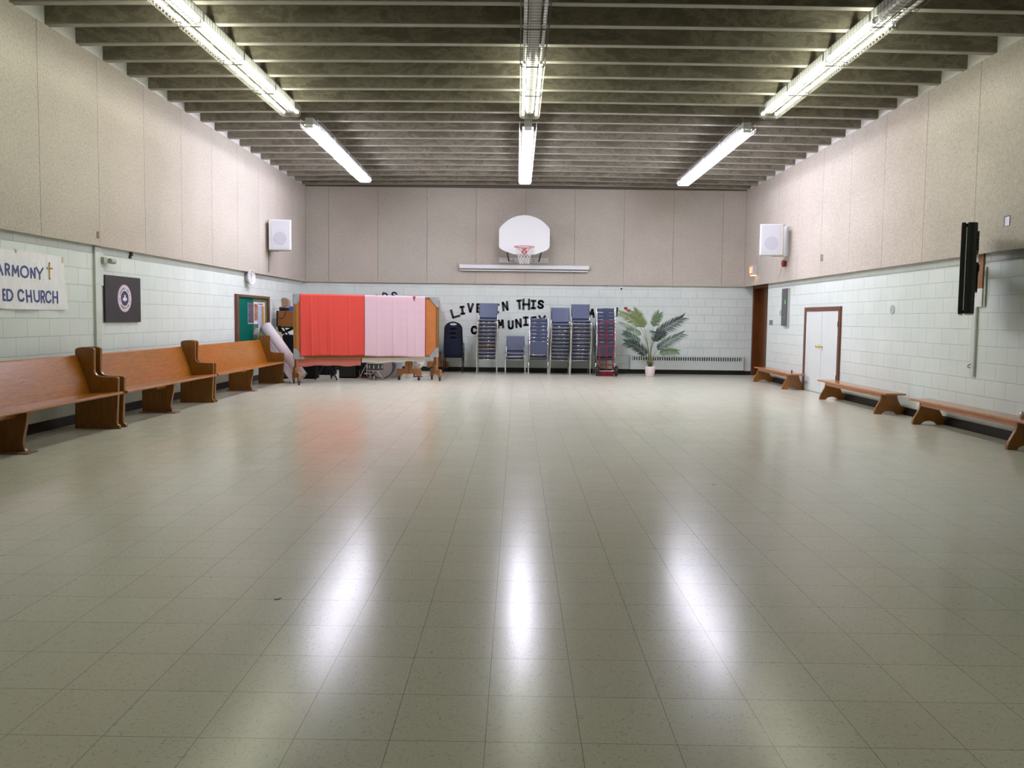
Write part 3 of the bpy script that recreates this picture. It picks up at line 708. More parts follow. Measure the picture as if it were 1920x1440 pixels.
def drape(name, mat, label, x0, x1, zf0, zf1, zb0, zb1, seed, lift, creases=(), hshift=0.0, rip=None, bx0=None, bx1=None, amp=1.0, out=0.018, rows_=0):
    """cloth over the top edge: zf = front hem heights at x0,x1; zb = rear hem heights"""
    rnd = random.Random(seed); ph = [rnd.uniform(0, 6.28) for _ in range(8)]
    top = 1.767 + lift
    def fold(x, s, side):
        k = s * s * (3 - 2 * s)
        a = amp * (0.010 * math.sin(x * 7.3 + ph[0] + 1.6 * s) + 0.005 * math.sin(x * 13 + ph[1] - 2.6 * s + 1.2 * math.sin(3 * x)) + 0.0015 * math.sin(x * 37 + ph[2]))
        f = a * k
        for cx, ca in creases:
            f += ca * math.exp(-((x - cx - 0.01 * s) / 0.014) ** 2) * (0.25 + 0.75 * k)
        if rows_:
            q_ = (s * rows_ + 0.06 * math.sin(2.1 * x)) % 1.0 - 0.5
            f += 0.0045 * math.exp(-(q_ / 0.09) ** 2) * (0.4 + 0.6 * math.sin(8 * x + ph[6]) ** 2)
        return side * (0.024 + lift + out * k + f)
    nx, nz = int((x1 - x0) / 0.018), 36
    b = MB(); rows = []
    for i in range(nx + 1):
        u = i / nx; x = x0 + (x1 - x0) * u; col = []
        zf = zf0 + (zf1 - zf0) * u + 0.006 * math.sin(x * 7 + ph[3]); zb = zb0 + (zb1 - zb0) * u + 0.010 * math.sin(x * 6 + ph[4]) + 0.007 * math.sin(x * 15 + ph[5])
        xb = (bx0 + (bx1 - bx0) * u) if bx0 is not None else x
        for j in range(nz + 1):
            s = 1 - j / nz
            sway = 0.012 * s * (1 if u > 0.5 else 1) * hshift
            col.append((x + sway, fold(x, s, -1) if j < nz else -0.02 - lift, zf + (top - zf) * (1 - s)))
        for j in range(0, nz + 1):
            s = j / nz
            col.append((xb * s + x * (1 - s), (-fold(x + 3.1, s, -1)) if j > 0 else 0.02 + lift, top + (zb - top) * s))
        rows.append([b.bm.verts.new(c) for c in col])
    for i in range(nx):
        for j in range(len(rows[0]) - 1):
            if rip:
                xc = x0 + (x1 - x0) * (i + 0.5) / nx; zz = rows[i][j].co.z
                if j < nz and rip[1] < zz < top + 0.01:
                    wdt = rip[2] * (zz - rip[1]) / (top - rip[1])
                    if -wdt * 0.6 < xc - rip[0] < wdt: continue
            b.bm.faces.new((rows[i][j], rows[i + 1][j], rows[i + 1][j + 1], rows[i][j + 1]))
    o = obj(name, b, mat, None, smooth=True, solid=0.0025)
    o.data.materials.append(M[{'coral_cloth': 'coral_lining', 'pink_cloth': 'cream_cloth'}.get(mat, mat)])
    front = min(o.data.polygons, key=lambda f: f.center.y)
    o.modifiers['solid'].material_offset = 1
    if front.normal.y > 0:
        o.data.flip_normals()
    o.modifiers['solid'].offset = 0
    o.location = BA; o.rotation_euler = (0, 0, BANG)
    tag(o, label, 'cloth', 'cloths draped over the rolling board')
    return o
drape('table_cloth', 'coral_cloth', 'coral orange cloth draped over the left half of the rolling board', 0.118, 1.415, 0.556, 0.552, 0.355, 0.345, 3, 0.008,
      [(0.33, 0.020), (0.62, -0.014), (0.70, 0.016), (1.09, 0.014), (0.45, -0.010)], 0.6, None, 0.09, 1.36)
drape('table_cloth', 'crimson_cloth', 'crimson cloth peeking out from under the pink one at its right edge', 1.55, 2.755, 0.56, 0.545, 0.52, 0.50, 5, 0.002, [(2.2, 0.001)], amp=0.08, out=0.002)
drape('table_cloth', 'pink_cloth', 'pale pink creased cloth over the right half of the rolling board', 1.42, 2.735, 0.545, 0.500, 0.40, 0.40, 9, 0.014,
      [(1.69, 0.012), (2.03, 0.020), (2.35, 0.012), (2.52, 0.006)], -0.6, (2.485, 1.62, 0.035), 1.39, 2.76, amp=0.6, out=0.022, rows_=7)

# ---------------------------------------------------------------- lettering made of strokes
GLY = {
 'A': [[(0, 0), (.5, 1), (1, 0)], [(.2, .36), (.8, .36)]],
 'C': [[(1, .82), (.78, .98), (.5, 1), (.2, .92), (.03, .7), (0, .5), (.03, .3), (.2, .08), (.5, 0), (.78, .02), (1, .18)]],
 'D': [[(0, 0), (0, 1), (.45, 1), (.8, .88), (1, .6), (1, .4), (.8, .12), (.45, 0), (0, 0)]],
 'E': [[(1, 0), (0, 0), (0, 1), (1, 1)], [(0, .5), (.8, .5)]],
 'F': [[(0, 0), (0, 1), (1, 1)], [(0, .5), (.8, .5)]],
 'G': [[(1, .82), (.78, .98), (.5, 1), (.2, .92), (.03, .7), (0, .5), (.03, .3), (.2, .08), (.5, 0), (.8, .03), (1, .18), (1, .45), (.6, .45)]],
 'H': [[(0, 0), (0, 1)], [(1, 0), (1, 1)], [(0, .5), (1, .5)]],
 'I': [[(.5, 0), (.5, 1)], [(0, 0), (1, 0)], [(0, 1), (1, 1)]],
 'i': [[(.5, 0), (.5, 1)]],
 'L': [[(0, 1), (0, 0), (1, 0)]],
 'M': [[(0, 0), (.08, 1), (.5, .3), (.92, 1), (1, 0)]],
 'N': [[(0, 0), (0, 1), (1, 0), (1, 1)]],
 'O': [[(.5, 1), (.2, .92), (.03, .7), (0, .5), (.03, .3), (.2, .08), (.5, 0), (.8, .08), (.97, .3), (1, .5), (.97, .7), (.8, .92), (.5, 1)]],
 'R': [[(0, 0), (0, 1), (.6, 1), (.92, .9), (1, .75), (.92, .58), (.6, .48), (0, .48)], [(.5, .48), (1, 0)]],
 'S': [[(.95, .85), (.75, .98), (.45, 1), (.15, .93), (.03, .76), (.15, .6), (.5, .5), (.85, .4), (.98, .24), (.85, .07), (.5, 0), (.2, .03), (0, .16)]],
 'T': [[(.5, 0), (.5, 1)], [(0, 1), (1, 1)]],
 'U': [[(0, 1), (0, .3), (.12, .08), (.5, 0), (.88, .08), (1, .3), (1, 1)]],
 'V': [[(0, 1), (.5, 0), (1, 1)]],
 'X': [[(0, 0), (1, 1)], [(0, 1), (1, 0)]],
 'Y': [[(0, 1), (.5, .45), (1, 1)], [(.5, .45), (.5, 0)]],
 "'": [[(.5, 1), (.4, .75)]],
}
def strokes(mb, ch, cx, cy, w, h, rot, t, frame, thick=0.004, cap=True):
    """flat letter of stroke width t in the plane given by frame(a, b, depth)"""
    w2, h2 = max(w - t, 0.0), h - t
    c, s = math.cos(rot), math.sin(rot)
    def T(p):
        a, b = (p[0] - .5) * w2, (p[1] - .5) * h2
        return (cx + a * c - b * s, cy + a * s + b * c)
    for line in GLY[ch]:
        pts = [T(p) for p in line]
        for k, (p, q) in enumerate(zip(pts, pts[1:])):
            d = Vector((q[0] - p[0], q[1] - p[1])); L = d.length
            if L < 1e-6: continue
            d /= L; n = Vector((-d.y, d.x)) * t / 2
            e = t / 2 if cap else 0.0
            e0 = e if (k == 0 or cap) else 0; e1 = e
            P0 = Vector(p) - d * e0 * (1 if k == 0 else 0.6); P1 = Vector(q) + d * e1 * (1 if k == len(pts) - 2 else 0.6)
            qd = [P0 - n, P1 - n, P1 + n, P0 + n]
            A = [mb.bm.verts.new(frame(v[0], v[1], 0)) for v in qd]; B = [mb.bm.verts.new(frame(v[0], v[1], thick)) for v in qd]
            mb.bm.faces.new(A[::-1]); mb.bm.faces.new(B)
            for i in range(4):
                j = (i + 1) % 4; mb.bm.faces.new((A[i], A[j], B[j], B[i]))
fr_back = lambda a, b, d: (a, DB - 0.001 - d, b)
def wall_letters():
    G = 'cut-out letters on the back wall'
    T = 0.056
    rows = [  # glyph, x0, x1, z0, z1, rot, colour, text
        ('L', -1.665, -1.455, 1.335, 1.575, 0.30, 'black_ink', 'black cut-out letter L beginning the upper line of wall lettering'),
        ('I', -1.440, -1.315, 1.415, 1.645, 0.12, 'black_ink', 'black serifed letter I between L and V on the back wall'),
        ('V', -1.262, -1.092, 1.463, 1.716, -0.02, 'black_ink', 'black cut-out letter V on the upper line of wall lettering'),
        ('E', -1.034, -0.900, 1.466, 1.714, 0.0, 'black_ink', 'black cut-out letter E half behind the tall chair stack'),
        ('I', -0.60, -0.455, 1.464, 1.712, -0.03, 'black_ink', 'black serifed letter I mostly behind the tallest left stack'),
        ('N', -0.390, -0.228, 1.520, 1.774, 0.10, 'black_ink', 'black cut-out letter N right of the tall left stack, upper line'),
        ('T', -0.022, 0.112, 1.565, 1.818, 0.10, 'black_ink', 'black cut-out letter T beginning the word THIS on the wall'),
        ('H', 0.118, 0.314, 1.552, 1.842, 0.0, 'black_ink', 'large black cut-out letter H in the word THIS'),
        ('I', 0.326, 0.464, 1.575, 1.817, -0.03, 'black_ink', 'black serifed letter I in the word THIS'),
        ('S', 0.492, 0.664, 1.582, 1.818, -0.05, 'black_ink', 'black cut-out letter S ending the word THIS'),
        ('C', -1.165, -1.000, 0.930, 1.155, -0.05, 'black_ink', 'black letter C beginning the lower line of wall lettering'),
        ('M', -0.505, -0.330, 1.087, 1.322, 0.06, 'black_ink', 'black letter M right beside the tall left chair stack'),
        ('U', -0.242, -0.086, 1.062, 1.298, 0.03, 'black_ink', 'black letter U on the lower line above the low pair of chairs'),
        ('N', -0.055, 0.112, 1.104, 1.346, 0.06, 'black_ink', 'black letter N on the lower line of wall lettering'),
        ('I', 0.142, 0.280, 1.153, 1.400, 0.04, 'black_ink', 'black serifed letter I on the lower line of wall lettering'),
        ('T', 0.350, 0.495, 1.150, 1.405, 0.16, 'black_ink', 'black letter T cut off by the backs-outward chair stack'),
        ('Y', 0.520, 0.712, 1.180, 1.434, 0.0, 'black_ink', 'black letter Y ending the lower line, half behind a stack'),
        ('A', 1.775, 1.945, 1.390, 1.622, -0.12, 'black_ink', 'black letter A between the tall stacks near the hand truck'),
        ('I', 2.440, 2.535, 1.420, 1.650, 0.0, 'black_ink', 'black letter stroke beside the top of the hand truck stack'),
        ('O', -3.595, -3.465, 1.70, 1.894, 0.0, 'navy_ink', 'navy letter O barely showing above the pink cloth'),
        ('D', -3.395, -3.235, 1.752, 1.952, -0.16, 'navy_ink', 'navy letter D showing above the pink cloth'),
        ('S', -3.170, -3.010, 1.765, 1.975, -0.16, 'navy_ink', 'navy letter S showing above the pink cloth')]
    for g, x0, x1, z0, z1, r, m, lab in rows:
        b = MB(); w = x1 - x0
        if lab.startswith('black letter stroke'):
            strokes(b, 'i', (x0 + x1) / 2, (z0 + z1) / 2, 0.05, z1 - z0, -0.03, 0.048, fr_back)
        else:
            strokes(b, g, (x0 + x1) / 2, (z0 + z1) / 2, w, (z1 - z0) * 0.98, r, T if m == 'black_ink' else 0.04, fr_back)
        tag(obj('wall_letter', b, m), lab, 'letter', G)
    # hearts
    def heart(cx, cz, s, lab):
        pts = []
        for k in range(28):
            a = 2 * PI * k / 28
            pts.append((cx + s * 0.0625 * 16 * math.sin(a) ** 3 * 1.0, cz + s * 0.0625 * (13 * math.cos(a) - 5 * math.cos(2 * a) - 2 * math.cos(3 * a) - math.cos(4 * a))))
        o = obj('paper_heart', MB().prism(pts, DB - 0.018, DB - 0.002), 'heart_red', bevel=0.004)
        tag(o, lab, 'decoration', 'red hearts on the back wall')
    heart(2.700, 1.628, 0.045, 'upper of two dark red hearts on the back wall')
    heart(2.772, 1.572, 0.048, 'lower right of two dark red hearts on the back wall')
wall_letters()

# ---------------------------------------------------------------- back wall fittings
def build_back():
    # radiator
    t = thing('baseboard_heater', 'long pale convector heater low on the back wall behind the palm', 'heater', (4.235, DB, 0.115))
    L = 1.415
    b = MB().box((-L, -0.10, 0.0), (L, 0, 0.225)).box((-L, -0.10, 0.318), (L, 0, 0.345)).box((-L, -0.03, 0.225), (L, 0, 0.318))
    b.box((-L, -0.10, 0.225), (-L + 0.055, -0.03, 0.318)).box((L - 0.04, -0.10, 0.225), (L, -0.03, 0.318))
    b.box((-L, -0.108, 0.205), (L, -0.1, 0.225)).box((-L, -0.106, 0.318), (L, -0.1, 0.330))
    obj('casing', b, 'mint_paint', t)
    b = MB(); n = 47
    for i in range(n):
        x = -L + 0.055 + (2 * L - 0.095) * (i + 0.5) / n
        b.box((x - 0.011, -0.10, 0.225), (x + 0.011, -0.075, 0.318))
    obj('grille', b, 'mint_paint', t)
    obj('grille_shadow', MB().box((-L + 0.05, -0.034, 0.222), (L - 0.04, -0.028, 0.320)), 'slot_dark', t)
    # projection screen case
    t = thing('projection_screen', 'long white rolled-up projection screen case below the basketball hoop', 'screen', (0.152, D, 2.58))
    obj('case', MB().prism([(-0.005, -0.02), (-0.09, -0.02), (-0.105, 0.0), (-0.10, 0.075), (-0.085, 0.085), (-0.005, 0.085)], -1.60, 1.60, 'X'), 'mint_paint' if False else 'white_plastic', t)
    obj('slot', MB().box((-1.575, -0.085, -0.043), (1.575, -0.02, -0.02)), 'black_plastic', t)
    obj('bottom_bar', MB().box((-1.58, -0.095, -0.068), (1.575, -0.02, -0.043)), 'white_plastic', t)
    obj('end_cap', MB().box((-1.61, -0.105, -0.02), (-1.60, -0.005, 0.09)).box((1.60, -0.105, -0.02), (1.612, -0.005, 0.09)), 'grey_metal', t)
    # hoop
    t = thing('basketball_hoop', 'white fan-shaped basketball backboard with red rim and net', 'basketball hoop', (0.143, 18.9, 2.88))
    pts = []
    for k in range(17):
        a = PI - PI * k / 16
        pts.append((0.612 * math.cos(a), 0.64 + 0.30 * math.sin(a)) if 0 < k < 16 else ((-0.61 if k == 0 else 0.61), 0.60))
    pts = [(-0.61, 0.60), (-0.585, 0.645), (-0.50, 0.735), (-0.40, 0.815), (-0.28, 0.88), (-0.14, 0.922), (0, 0.937), (0.14, 0.922), (0.28, 0.88), (0.40, 0.815), (0.50, 0.735), (0.585, 0.645), (0.61, 0.60),
           (0.61, 0.19), (0.59, 0.145), (0.53, 0.10), (0.40, 0.05), (0.30, 0.015), (0.26, 0.0), (-0.26, 0.0), (-0.30, 0.015), (-0.40, 0.05), (-0.53, 0.10), (-0.59, 0.145), (-0.61, 0.19)]
    obj('backboard', MB().prism(pts, -0.03, 0.0), 'white_plastic', t, bevel=0.008)
    R = 0.236; cy = -0.31
    b = MB().tube([(R * math.cos(a), cy + R * math.sin(a), 0.155) for a in [2 * PI * k / 28 for k in range(28)]], 0.0085, 6, closed=True)
    for s in (-1, 1): b.tube([(s * 0.17, cy + 0.02, 0.15), (s * 0.06, -0.03, 0.06)], 0.006, 6); b.tube([(s * 0.20, cy + 0.12, 0.152), (s * 0.065, -0.035, 0.15)], 0.007, 6)
    obj('rim', b, 'rim_red', t, smooth=True)
    obj('rim_plate', MB().box((-0.065, -0.05, 0.0), (0.065, -0.03, 0.155)), 'rim_red', t)
    b = MB(); N = 12; lv = 7
    def np_(k, j, ph):
        tt = j / lv; r = R * (1 - 0.50 * min(1, tt * 1.25)) ; a = 2 * PI * (k + ph) / N
        return (r * math.cos(a), cy + r * math.sin(a), 0.15 - 0.40 * tt)
    for k in range(N):
        for dr in (0.5, -0.5):
            b.tube([np_(k, j, dr * (j % 2)) for j in range(lv + 1)], 0.004, 4, cap=False)
    obj('net', b, 'net_white', t)
    obj('bracket', MB().tube([(-0.41, 0.02, 0.06), (-0.37, D - 18.93, -0.12)], 0.018, 6).tube([(0.41, 0.02, 0.06), (0.37, D - 18.93, -0.12)], 0.018, 6).tube([(-0.41, 0.02, 0.5), (-0.37, D - 18.92, 0.35)], 0.018, 6).tube([(0.41, 0.02, 0.5), (0.37, D - 18.92, 0.35)], 0.018, 6), 'black_plastic', t)
    pl = obj('mounting_plate', MB().box((-0.612, D - 18.9 - 0.022, -0.158), (0.612, D - 18.9, -0.035)), 'plate_grey', t); obj('mounting_plate', MB().box((-0.612, D - 18.9 - 0.022, 0.34), (0.612, D - 18.9, 0.46)), 'plate_grey', t)
    b = MB()
    for x in (-0.26, 0.24):
        for z in (-0.075, -0.125): b.lathe([(0.012, 0), (0.012, -0.012)], (x, D - 18.922, z), 'Y', 8)
    obj('bolt', b, 'dark_metal', pl)
    # jack plate, cable and small shelf
    t = thing('cable_jack', 'small white jack plate high on the back wall above the hand truck', 'socket', (2.578, DB, 2.115))
    obj('plate', MB().box((-0.042, -0.03, -0.052), (0.042, 0, 0.052)), 'white_plastic', t, bevel=0.004)
    obj('jack', MB().box((-0.02, -0.033, -0.03), (0.02, -0.03, 0.02)), 'black_plastic', t)
    obj('cable', MB().tube([(0.03, -0.006, -0.05), (-0.01, -0.006, -0.4), (-0.05, -0.006, -0.95)], 0.005, 5), 'mint_paint', t)
    t = thing('wall_bracket', 'small white shelf bracket on the back wall behind the palm fronds', 'shelf', (2.815, DB, 1.16))
    obj('shelf', MB().box((-0.085, -0.10, -0.012), (0.085, 0, 0.012)), 'white_plastic', t)
    obj('arm', MB().tube([(-0.08, -0.01, -0.01), (-0.08, -0.01, -0.17)], 0.008, 6), 'grey_metal', t)
build_back()

# ---------------------------------------------------------------- red hand truck
def hand_truck():
    t = thing('hand_truck', 'red two-wheeled hand truck in front of the backs-outward stack', 'hand truck', (2.135, 18.56, 0))
    lean = lambda z: 0.04 + (z - 0.02) * 0.06
    def P(x, z): return (x, lean(z), z)
    hw = 0.165; top = 1.285
    arch = [P(-hw, 0.12), P(-hw, top - 0.07)] + [P(-hw + 0.06 - 0.06 * math.cos(a), top - 0.06 + 0.06 * math.sin(a)) for a in (0.4, 0.8, 1.2, PI / 2)] + [P(hw - 0.06 + 0.06 * math.sin(a), top - 0.06 + 0.06 * math.cos(a)) for a in (0.0, 0.4, 0.8, 1.2)] + [P(hw, top - 0.07), P(hw, 0.12)]
    b = MB().tube(arch, 0.0145, 8)
    b.tube([P(0, 0.03), P(0, 0.6), P(-0.008, top - 0.005)], 0.012, 6)
    for z in (0.95, 0.72, 0.485, 0.26): b.box((-hw, lean(z) - 0.006, z - 0.014), (hw, lean(z) + 0.010, z + 0.014))
    for s in (-1, 1): b.tube([P(s * hw, 0.30), (s * 0.20, -0.02, 0.12), (s * 0.19, -0.03, 0.03)], 0.012, 6)
    obj('frame', b, 'truck_red', t, smooth=False)
    obj('nose_plate', MB().box((-0.19, -0.02, 0.0), (0.19, 0.16, 0.008)).box((-0.17, 0.05, 0.008), (0.17, 0.056, 0.11)), 'truck_red', t)
    obj('axle', MB().tube([(-0.225, -0.06, 0.128), (0.225, -0.06, 0.128)], 0.009, 8), 'chrome', t)
    for s in (-1, 1):
        w = obj('wheel', MB().lathe([(0.065, -0.032), (0.105, -0.034), (0.124, -0.022), (0.128, 0), (0.124, 0.022), (0.105, 0.034), (0.065, 0.032)], (s * 0.225, -0.06, 0.128), 'X', 24), 'black_rubber', t, smooth=True)
        obj('hub', MB().lathe([(0.0, -0.03), (0.06, -0.026), (0.066, 0), (0.06, 0.026), (0.0, 0.03)], (s * 0.225, -0.06, 0.128), 'X', 18), 'silver', w, smooth=True)
hand_truck()

# ---------------------------------------------------------------- potted palm
def palm():
    bx, by = 3.168, 18.55
    t = thing('potted_palm', 'artificial palm with spreading fronds in a white pot by the heater', 'plant', (bx, by, 0))
    obj('pot', MB().lathe([(0.088, 0.0), (0.098, 0.012), (0.112, 0.11), (0.120, 0.205), (0.120, 0.24), (0.110, 0.245), (0.106, 0.22)], (0, 0, 0), 'Z', 32, cap=True), 'pot_white', t, smooth=True)
    obj('soil', MB().lathe([(0.108, 0.21), (0.0, 0.225)], (0, 0, 0), 'Z', 20), 'soil', t)
    def W(px, py):                      # fraction of the plant's picture box -> local x, z
        x = 1155 + px / 10.29; y = 570 + py / 10.29
        return ((x - 1219.4) / 78.9, 0.245 - (y - 686.6) / 78.9)
    fr = [  # leaf start, bend, tip, width, depth of tip, material, mid stem
        ((450, 440), (290, 300), (62, 180), 0.105, -0.10, 'leaf_light', (600, 800)),
        ((545, 460), (460, 300), (355, 155), 0.125, 0.10, 'leaf_light', (610, 800)),
        ((460, 600), (300, 490), (42, 368), 0.060, -0.28, 'leaf_mid', (600, 800)),
        ((480, 745), (340, 640), (185, 565), 0.085, 0.20, 'leaf_grey', (610, 900)),
        ((570, 1000), (400, 830), (165, 735), 0.115, -0.30, 'leaf_dark', (610, 1080)),
        ((725, 440), (770, 320), (835, 190), 0.105, 0.22, 'leaf_mid', (670, 900)),
        ((745, 560), (960, 430), (1235, 262), 0.125, -0.12, 'leaf_dark', (680, 820)),
        ((725, 725), (800, 640), (930, 545), 0.100, 0.18, 'leaf_dark', (670, 950)),
        ((780, 885), (930, 745), (1222, 570), 0.110, -0.22, 'leaf_grey', (710, 1010)),
        ((810, 955), (950, 900), (1120, 895), 0.080, -0.32, 'leaf_mid', (720, 1080)),
        ((940, 520), (800, 560), (635, 525), 0.050, -0.25, 'leaf_dark', (690, 800))]
    for (s, m, e, wd, dep, mat, mid) in fr:
        S3 = Vector((*W(*s),)); Mm = Vector((*W(*m),)); E3 = Vector((*W(*e),)); Q = Vector((*W(*mid),))
        V = lambda p, d: Vector((p.x, d, p.y))
        stem = [Vector((0.02 * (1 if s[0] > 650 else -1), 0, 0.22)), V(Q, dep * 0.25), V(S3, dep * 0.5)]
        pts = []
        for k in range(9):
            u = k / 8; p0, p1, p2 = stem
            pts.append((1 - u) ** 2 * p0 + 2 * u * (1 - u) * (2 * p1 - (p0 + p2) / 2) + u * u * p2)
        st = obj('stem', MB().tube(pts, [0.0085 - 0.0045 * k / 8 for k in range(9)], 6), 'stem_green', t, smooth=True)
        A, Bm, C = V(S3, dep * 0.5), V(Mm, dep * 0.75), V(E3, dep)
        rach = []
        n = 30
        for k in range(n + 1):
            u = k / n
            rach.append((1 - u) ** 2 * A + 2 * u * (1 - u) * (2 * Bm - (A + C) / 2) + u * u * C)
        b = MB(); b.tube(rach, [0.0045 * (1 - 0.75 * k / n) for k in range(n + 1)], 5)
        rnd = random.Random(int(s[0] * 7 + s[1]))
        roll = rnd.uniform(-0.3, 0.3)
        for k in range(1, n + 1):
            u = k / n
            d = (rach[k] - rach[k - 1]).normalized()
            viewn = Vector((0.15 * math.sin(roll), -1, 0.3)).normalized()
            side = d.cross(viewn).normalized()
            L = wd * 1.55 * (0.55 + 0.75 * math.sin(PI * (0.12 + 0.74 * u)) ** 0.8) * rnd.uniform(0.92, 1.08)
            for sg in (-1, 1):
                ang = 0.95 - 0.45 * u + rnd.uniform(-0.07, 0.07)
                dir_ = (d * math.cos(ang) + side * sg * math.sin(ang) + viewn * rnd.uniform(-0.12, 0.2)).normalized()
                wv = dir_.cross(viewn).normalized() * wd * 0.085
                p0 = rach[k]
                q1 = p0 + dir_ * L * 0.45 + Vector((0, 0, -0.02 * L)); q2 = p0 + dir_ * L + Vector((0, 0, -0.16 * L))
                v = [b.bm.verts.new(c) for c in (p0 - wv * 0.5, p0 + wv * 0.5, q1 + wv, q1 - wv, q2)]
                b.bm.faces.new((v[0], v[1], v[2], v[3])); b.bm.faces.new((v[3], v[2], v[4]))
        obj('frond', b, mat, t)
    b = MB()
    for k in range(9):
        a = 2 * PI * k / 9
        b.tube([(0.03 * math.cos(a), 0.03 * math.sin(a), 0.215), (0.05 * math.cos(a), 0.05 * math.sin(a), 0.30), (0.085 * math.cos(a), 0.07 * math.sin(a), 0.33 + 0.03 * (k % 3))], [0.016, 0.012, 0.003], 6)
    obj('leaf_base', b, 'stem_base', t)
palm()

# ---------------------------------------------------------------- left wall: banner, emblem board, raceway, clock, notice board
fr_left = lambda a, b, d: (XLB + 0.012 + d, a, b)
def build_left():
    t = thing('paper_banner', 'white paper banner with blue hand-painted church lettering, taped to the left wall', 'banner', (XLB, 8.3, 1.38))
    def bx(y, z):
        v = (z - 1.385) / 0.62
        return 0.010 + 0.005 * math.sin(5 * y + 3 * z) * (1 - v) + 0.010 * max(0.0, 1 - v) ** 3 * (1 + math.sin(9 * y))
    def sheet(u, v):
        y = 7.15 + 2.08 * u; z = 1.385 + 0.62 * v
        y += 0.035 * (1 - v) * u; 
        return (bx(y, z), y - 8.3, z - 1.38 - 0.012 * (1 - v) * math.sin(3.1 * y) + 0.004 * math.sin(6 * y))
    sh = obj('paper', MB().grid(sheet, 60, 18), 'banner_paper', t, smooth=True)
    loc = lambda a, b, d: (bx(a, b) + 0.0022 + d, a - 8.3, b - 1.38)
    for word in (
            (('A', 8.015, 8.135, 1.725, 1.857), ('R', 8.163, 8.245, 1.728, 1.858), ('M', 8.275, 8.398, 1.722, 1.85), ('O', 8.415, 8.568, 1.715, 1.853), ('N', 8.592, 8.685, 1.718, 1.842), ('Y', 8.69, 8.832, 1.712, 1.853)),
            (('E', 8.108, 8.158, 1.46, 1.59), ('D', 8.172, 8.282, 1.458, 1.59)),
            (('C', 8.35, 8.458, 1.458, 1.594), ('H', 8.492, 8.594, 1.452, 1.594), ('U', 8.63, 8.752, 1.456, 1.594), ('R', 8.768, 8.852, 1.45, 1.596), ('C', 8.86, 8.972, 1.452, 1.596), ('H', 8.992, 9.092, 1.452, 1.596))):
        b = MB()
        for ch, y0, y1, z0, z1 in word:
            strokes(b, ch, (y0 + y1) / 2, (z0 + z1) / 2, y1 - y0, z1 - z0, 0, 0.023, loc, 0.001)
        tag(obj('lettering', b, 'paint_blue', t), 'blue painted lettering')
    b = MB().box((0.014, 8.933 - 8.3, 1.735 - 1.38), (0.016, 8.953 - 8.3, 1.912 - 1.38)).box((0.014, 8.895 - 8.3, 1.842 - 1.38), (0.016, 8.995 - 8.3, 1.860 - 1.38))
    cr_ = tag(obj('cross', b, 'gold', t), 'gold painted cross with dark tips')
    b = MB().box((0.015, 8.934 - 8.3, 1.724 - 1.38), (0.0165, 8.952 - 8.3, 1.742 - 1.38)).box((0.015, 8.934 - 8.3, 1.905 - 1.38), (0.0165, 8.952 - 8.3, 1.918 - 1.38)).box((0.015, 8.888 - 8.3, 1.842 - 1.38), (0.0165, 8.90 - 8.3, 1.86 - 1.38)).box((0.015, 8.99 - 8.3, 1.842 - 1.38), (0.0165, 9.0 - 8.3, 1.86 - 1.38))
    obj('cross_tips', b, 'black_ink', cr_)
    b = MB().box((0.012, 8.34 - 8.3, 1.985 - 1.38), (0.014, 8.37 - 8.3, 2.02 - 1.38)).box((0.012, 9.19 - 8.3, 1.93 - 1.38), (0.014, 9.225 - 8.3, 2.0 - 1.38))
    obj('tape', b, 'fret_cream', t)
    # black emblem board
    yc, zc = 10.585, 1.537
    t = thing('emblem_board', 'square black board with a round church emblem on the left wall', 'sign', (XLB, yc, zc))
    obj('board', MB().box((0.002, -0.475, -0.308), (0.032, 0.475, 0.308)), 'board_black', t, bevel=0.003)
    def disc(r, x, m, nm, par):
        return obj(nm, MB().lathe([(r, x - 0.0015), (r, x)], (0, 0.018, 0.014), 'X', 48), m, par)
    em = disc(0.186, 0.0345, 'emblem_pink', 'emblem', t)
    disc(0.168, 0.0355, 'emblem_white', 'emblem_ring', em)
    disc(0.101, 0.0365, 'emblem_navy', 'emblem_centre', em)
    b = MB()
    def ringtext(s, a0, a1, r, hgt, outward=True):
        n = len(s)
        for i, ch in enumerate(s):
            if ch == ' ': continue
            a = a0 + (a1 - a0) * i / (n - 1)
            y = 0.018 + r * math.sin(a); z = 0.014 + r * math.cos(a)
            strokes(b, 'i' if ch == 'I' else ch, y, z, 0.017, hgt, -a if outward else -a + PI, 0.0045, lambda p, q, d: (0.036 + d, p, q), 0.0008)
    ringtext('THE REDEEMED CHRISTIAN', -1.95, 1.95, 0.134, 0.03)
    ringtext('CHURCH OF GOD', PI + 0.85, PI - 0.85, 0.134, 0.03, False)
    obj('emblem_text', b, 'emblem_navy', em)
    dv = [(-0.028, 0.062), (-0.02, 0.045), (-0.022, 0.02), (-0.055, 0.005), (-0.072, -0.02), (-0.06, -0.035), (-0.03, -0.04), (-0.008, -0.045), (0.0, -0.062), (0.012, -0.05), (0.03, -0.038), (0.062, -0.03), (0.074, -0.012), (0.058, 0.008), (0.026, 0.02), (0.022, 0.045), (0.03, 0.062), (0.012, 0.052), (0.0, 0.058), (-0.012, 0.052)]
    obj('dove', MB().prism([(y * 0.82 + 0.018, z * 0.82 + 0.014) for y, z in dv], 0.0365, 0.0375, 'X'), 'emblem_white', em)
    # painted cable raceway with junction strip and sensor
    t = thing('cable_raceway', 'painted vertical cable cover on the left wall between banner and emblem board', 'cable cover', (XLB, 9.945, 0))
    obj('channel', MB().box((0, -0.055, 0.115), (0.03, 0.07, 2.19)), 'mint_paint', t, bevel=0.003)
    b = MB()
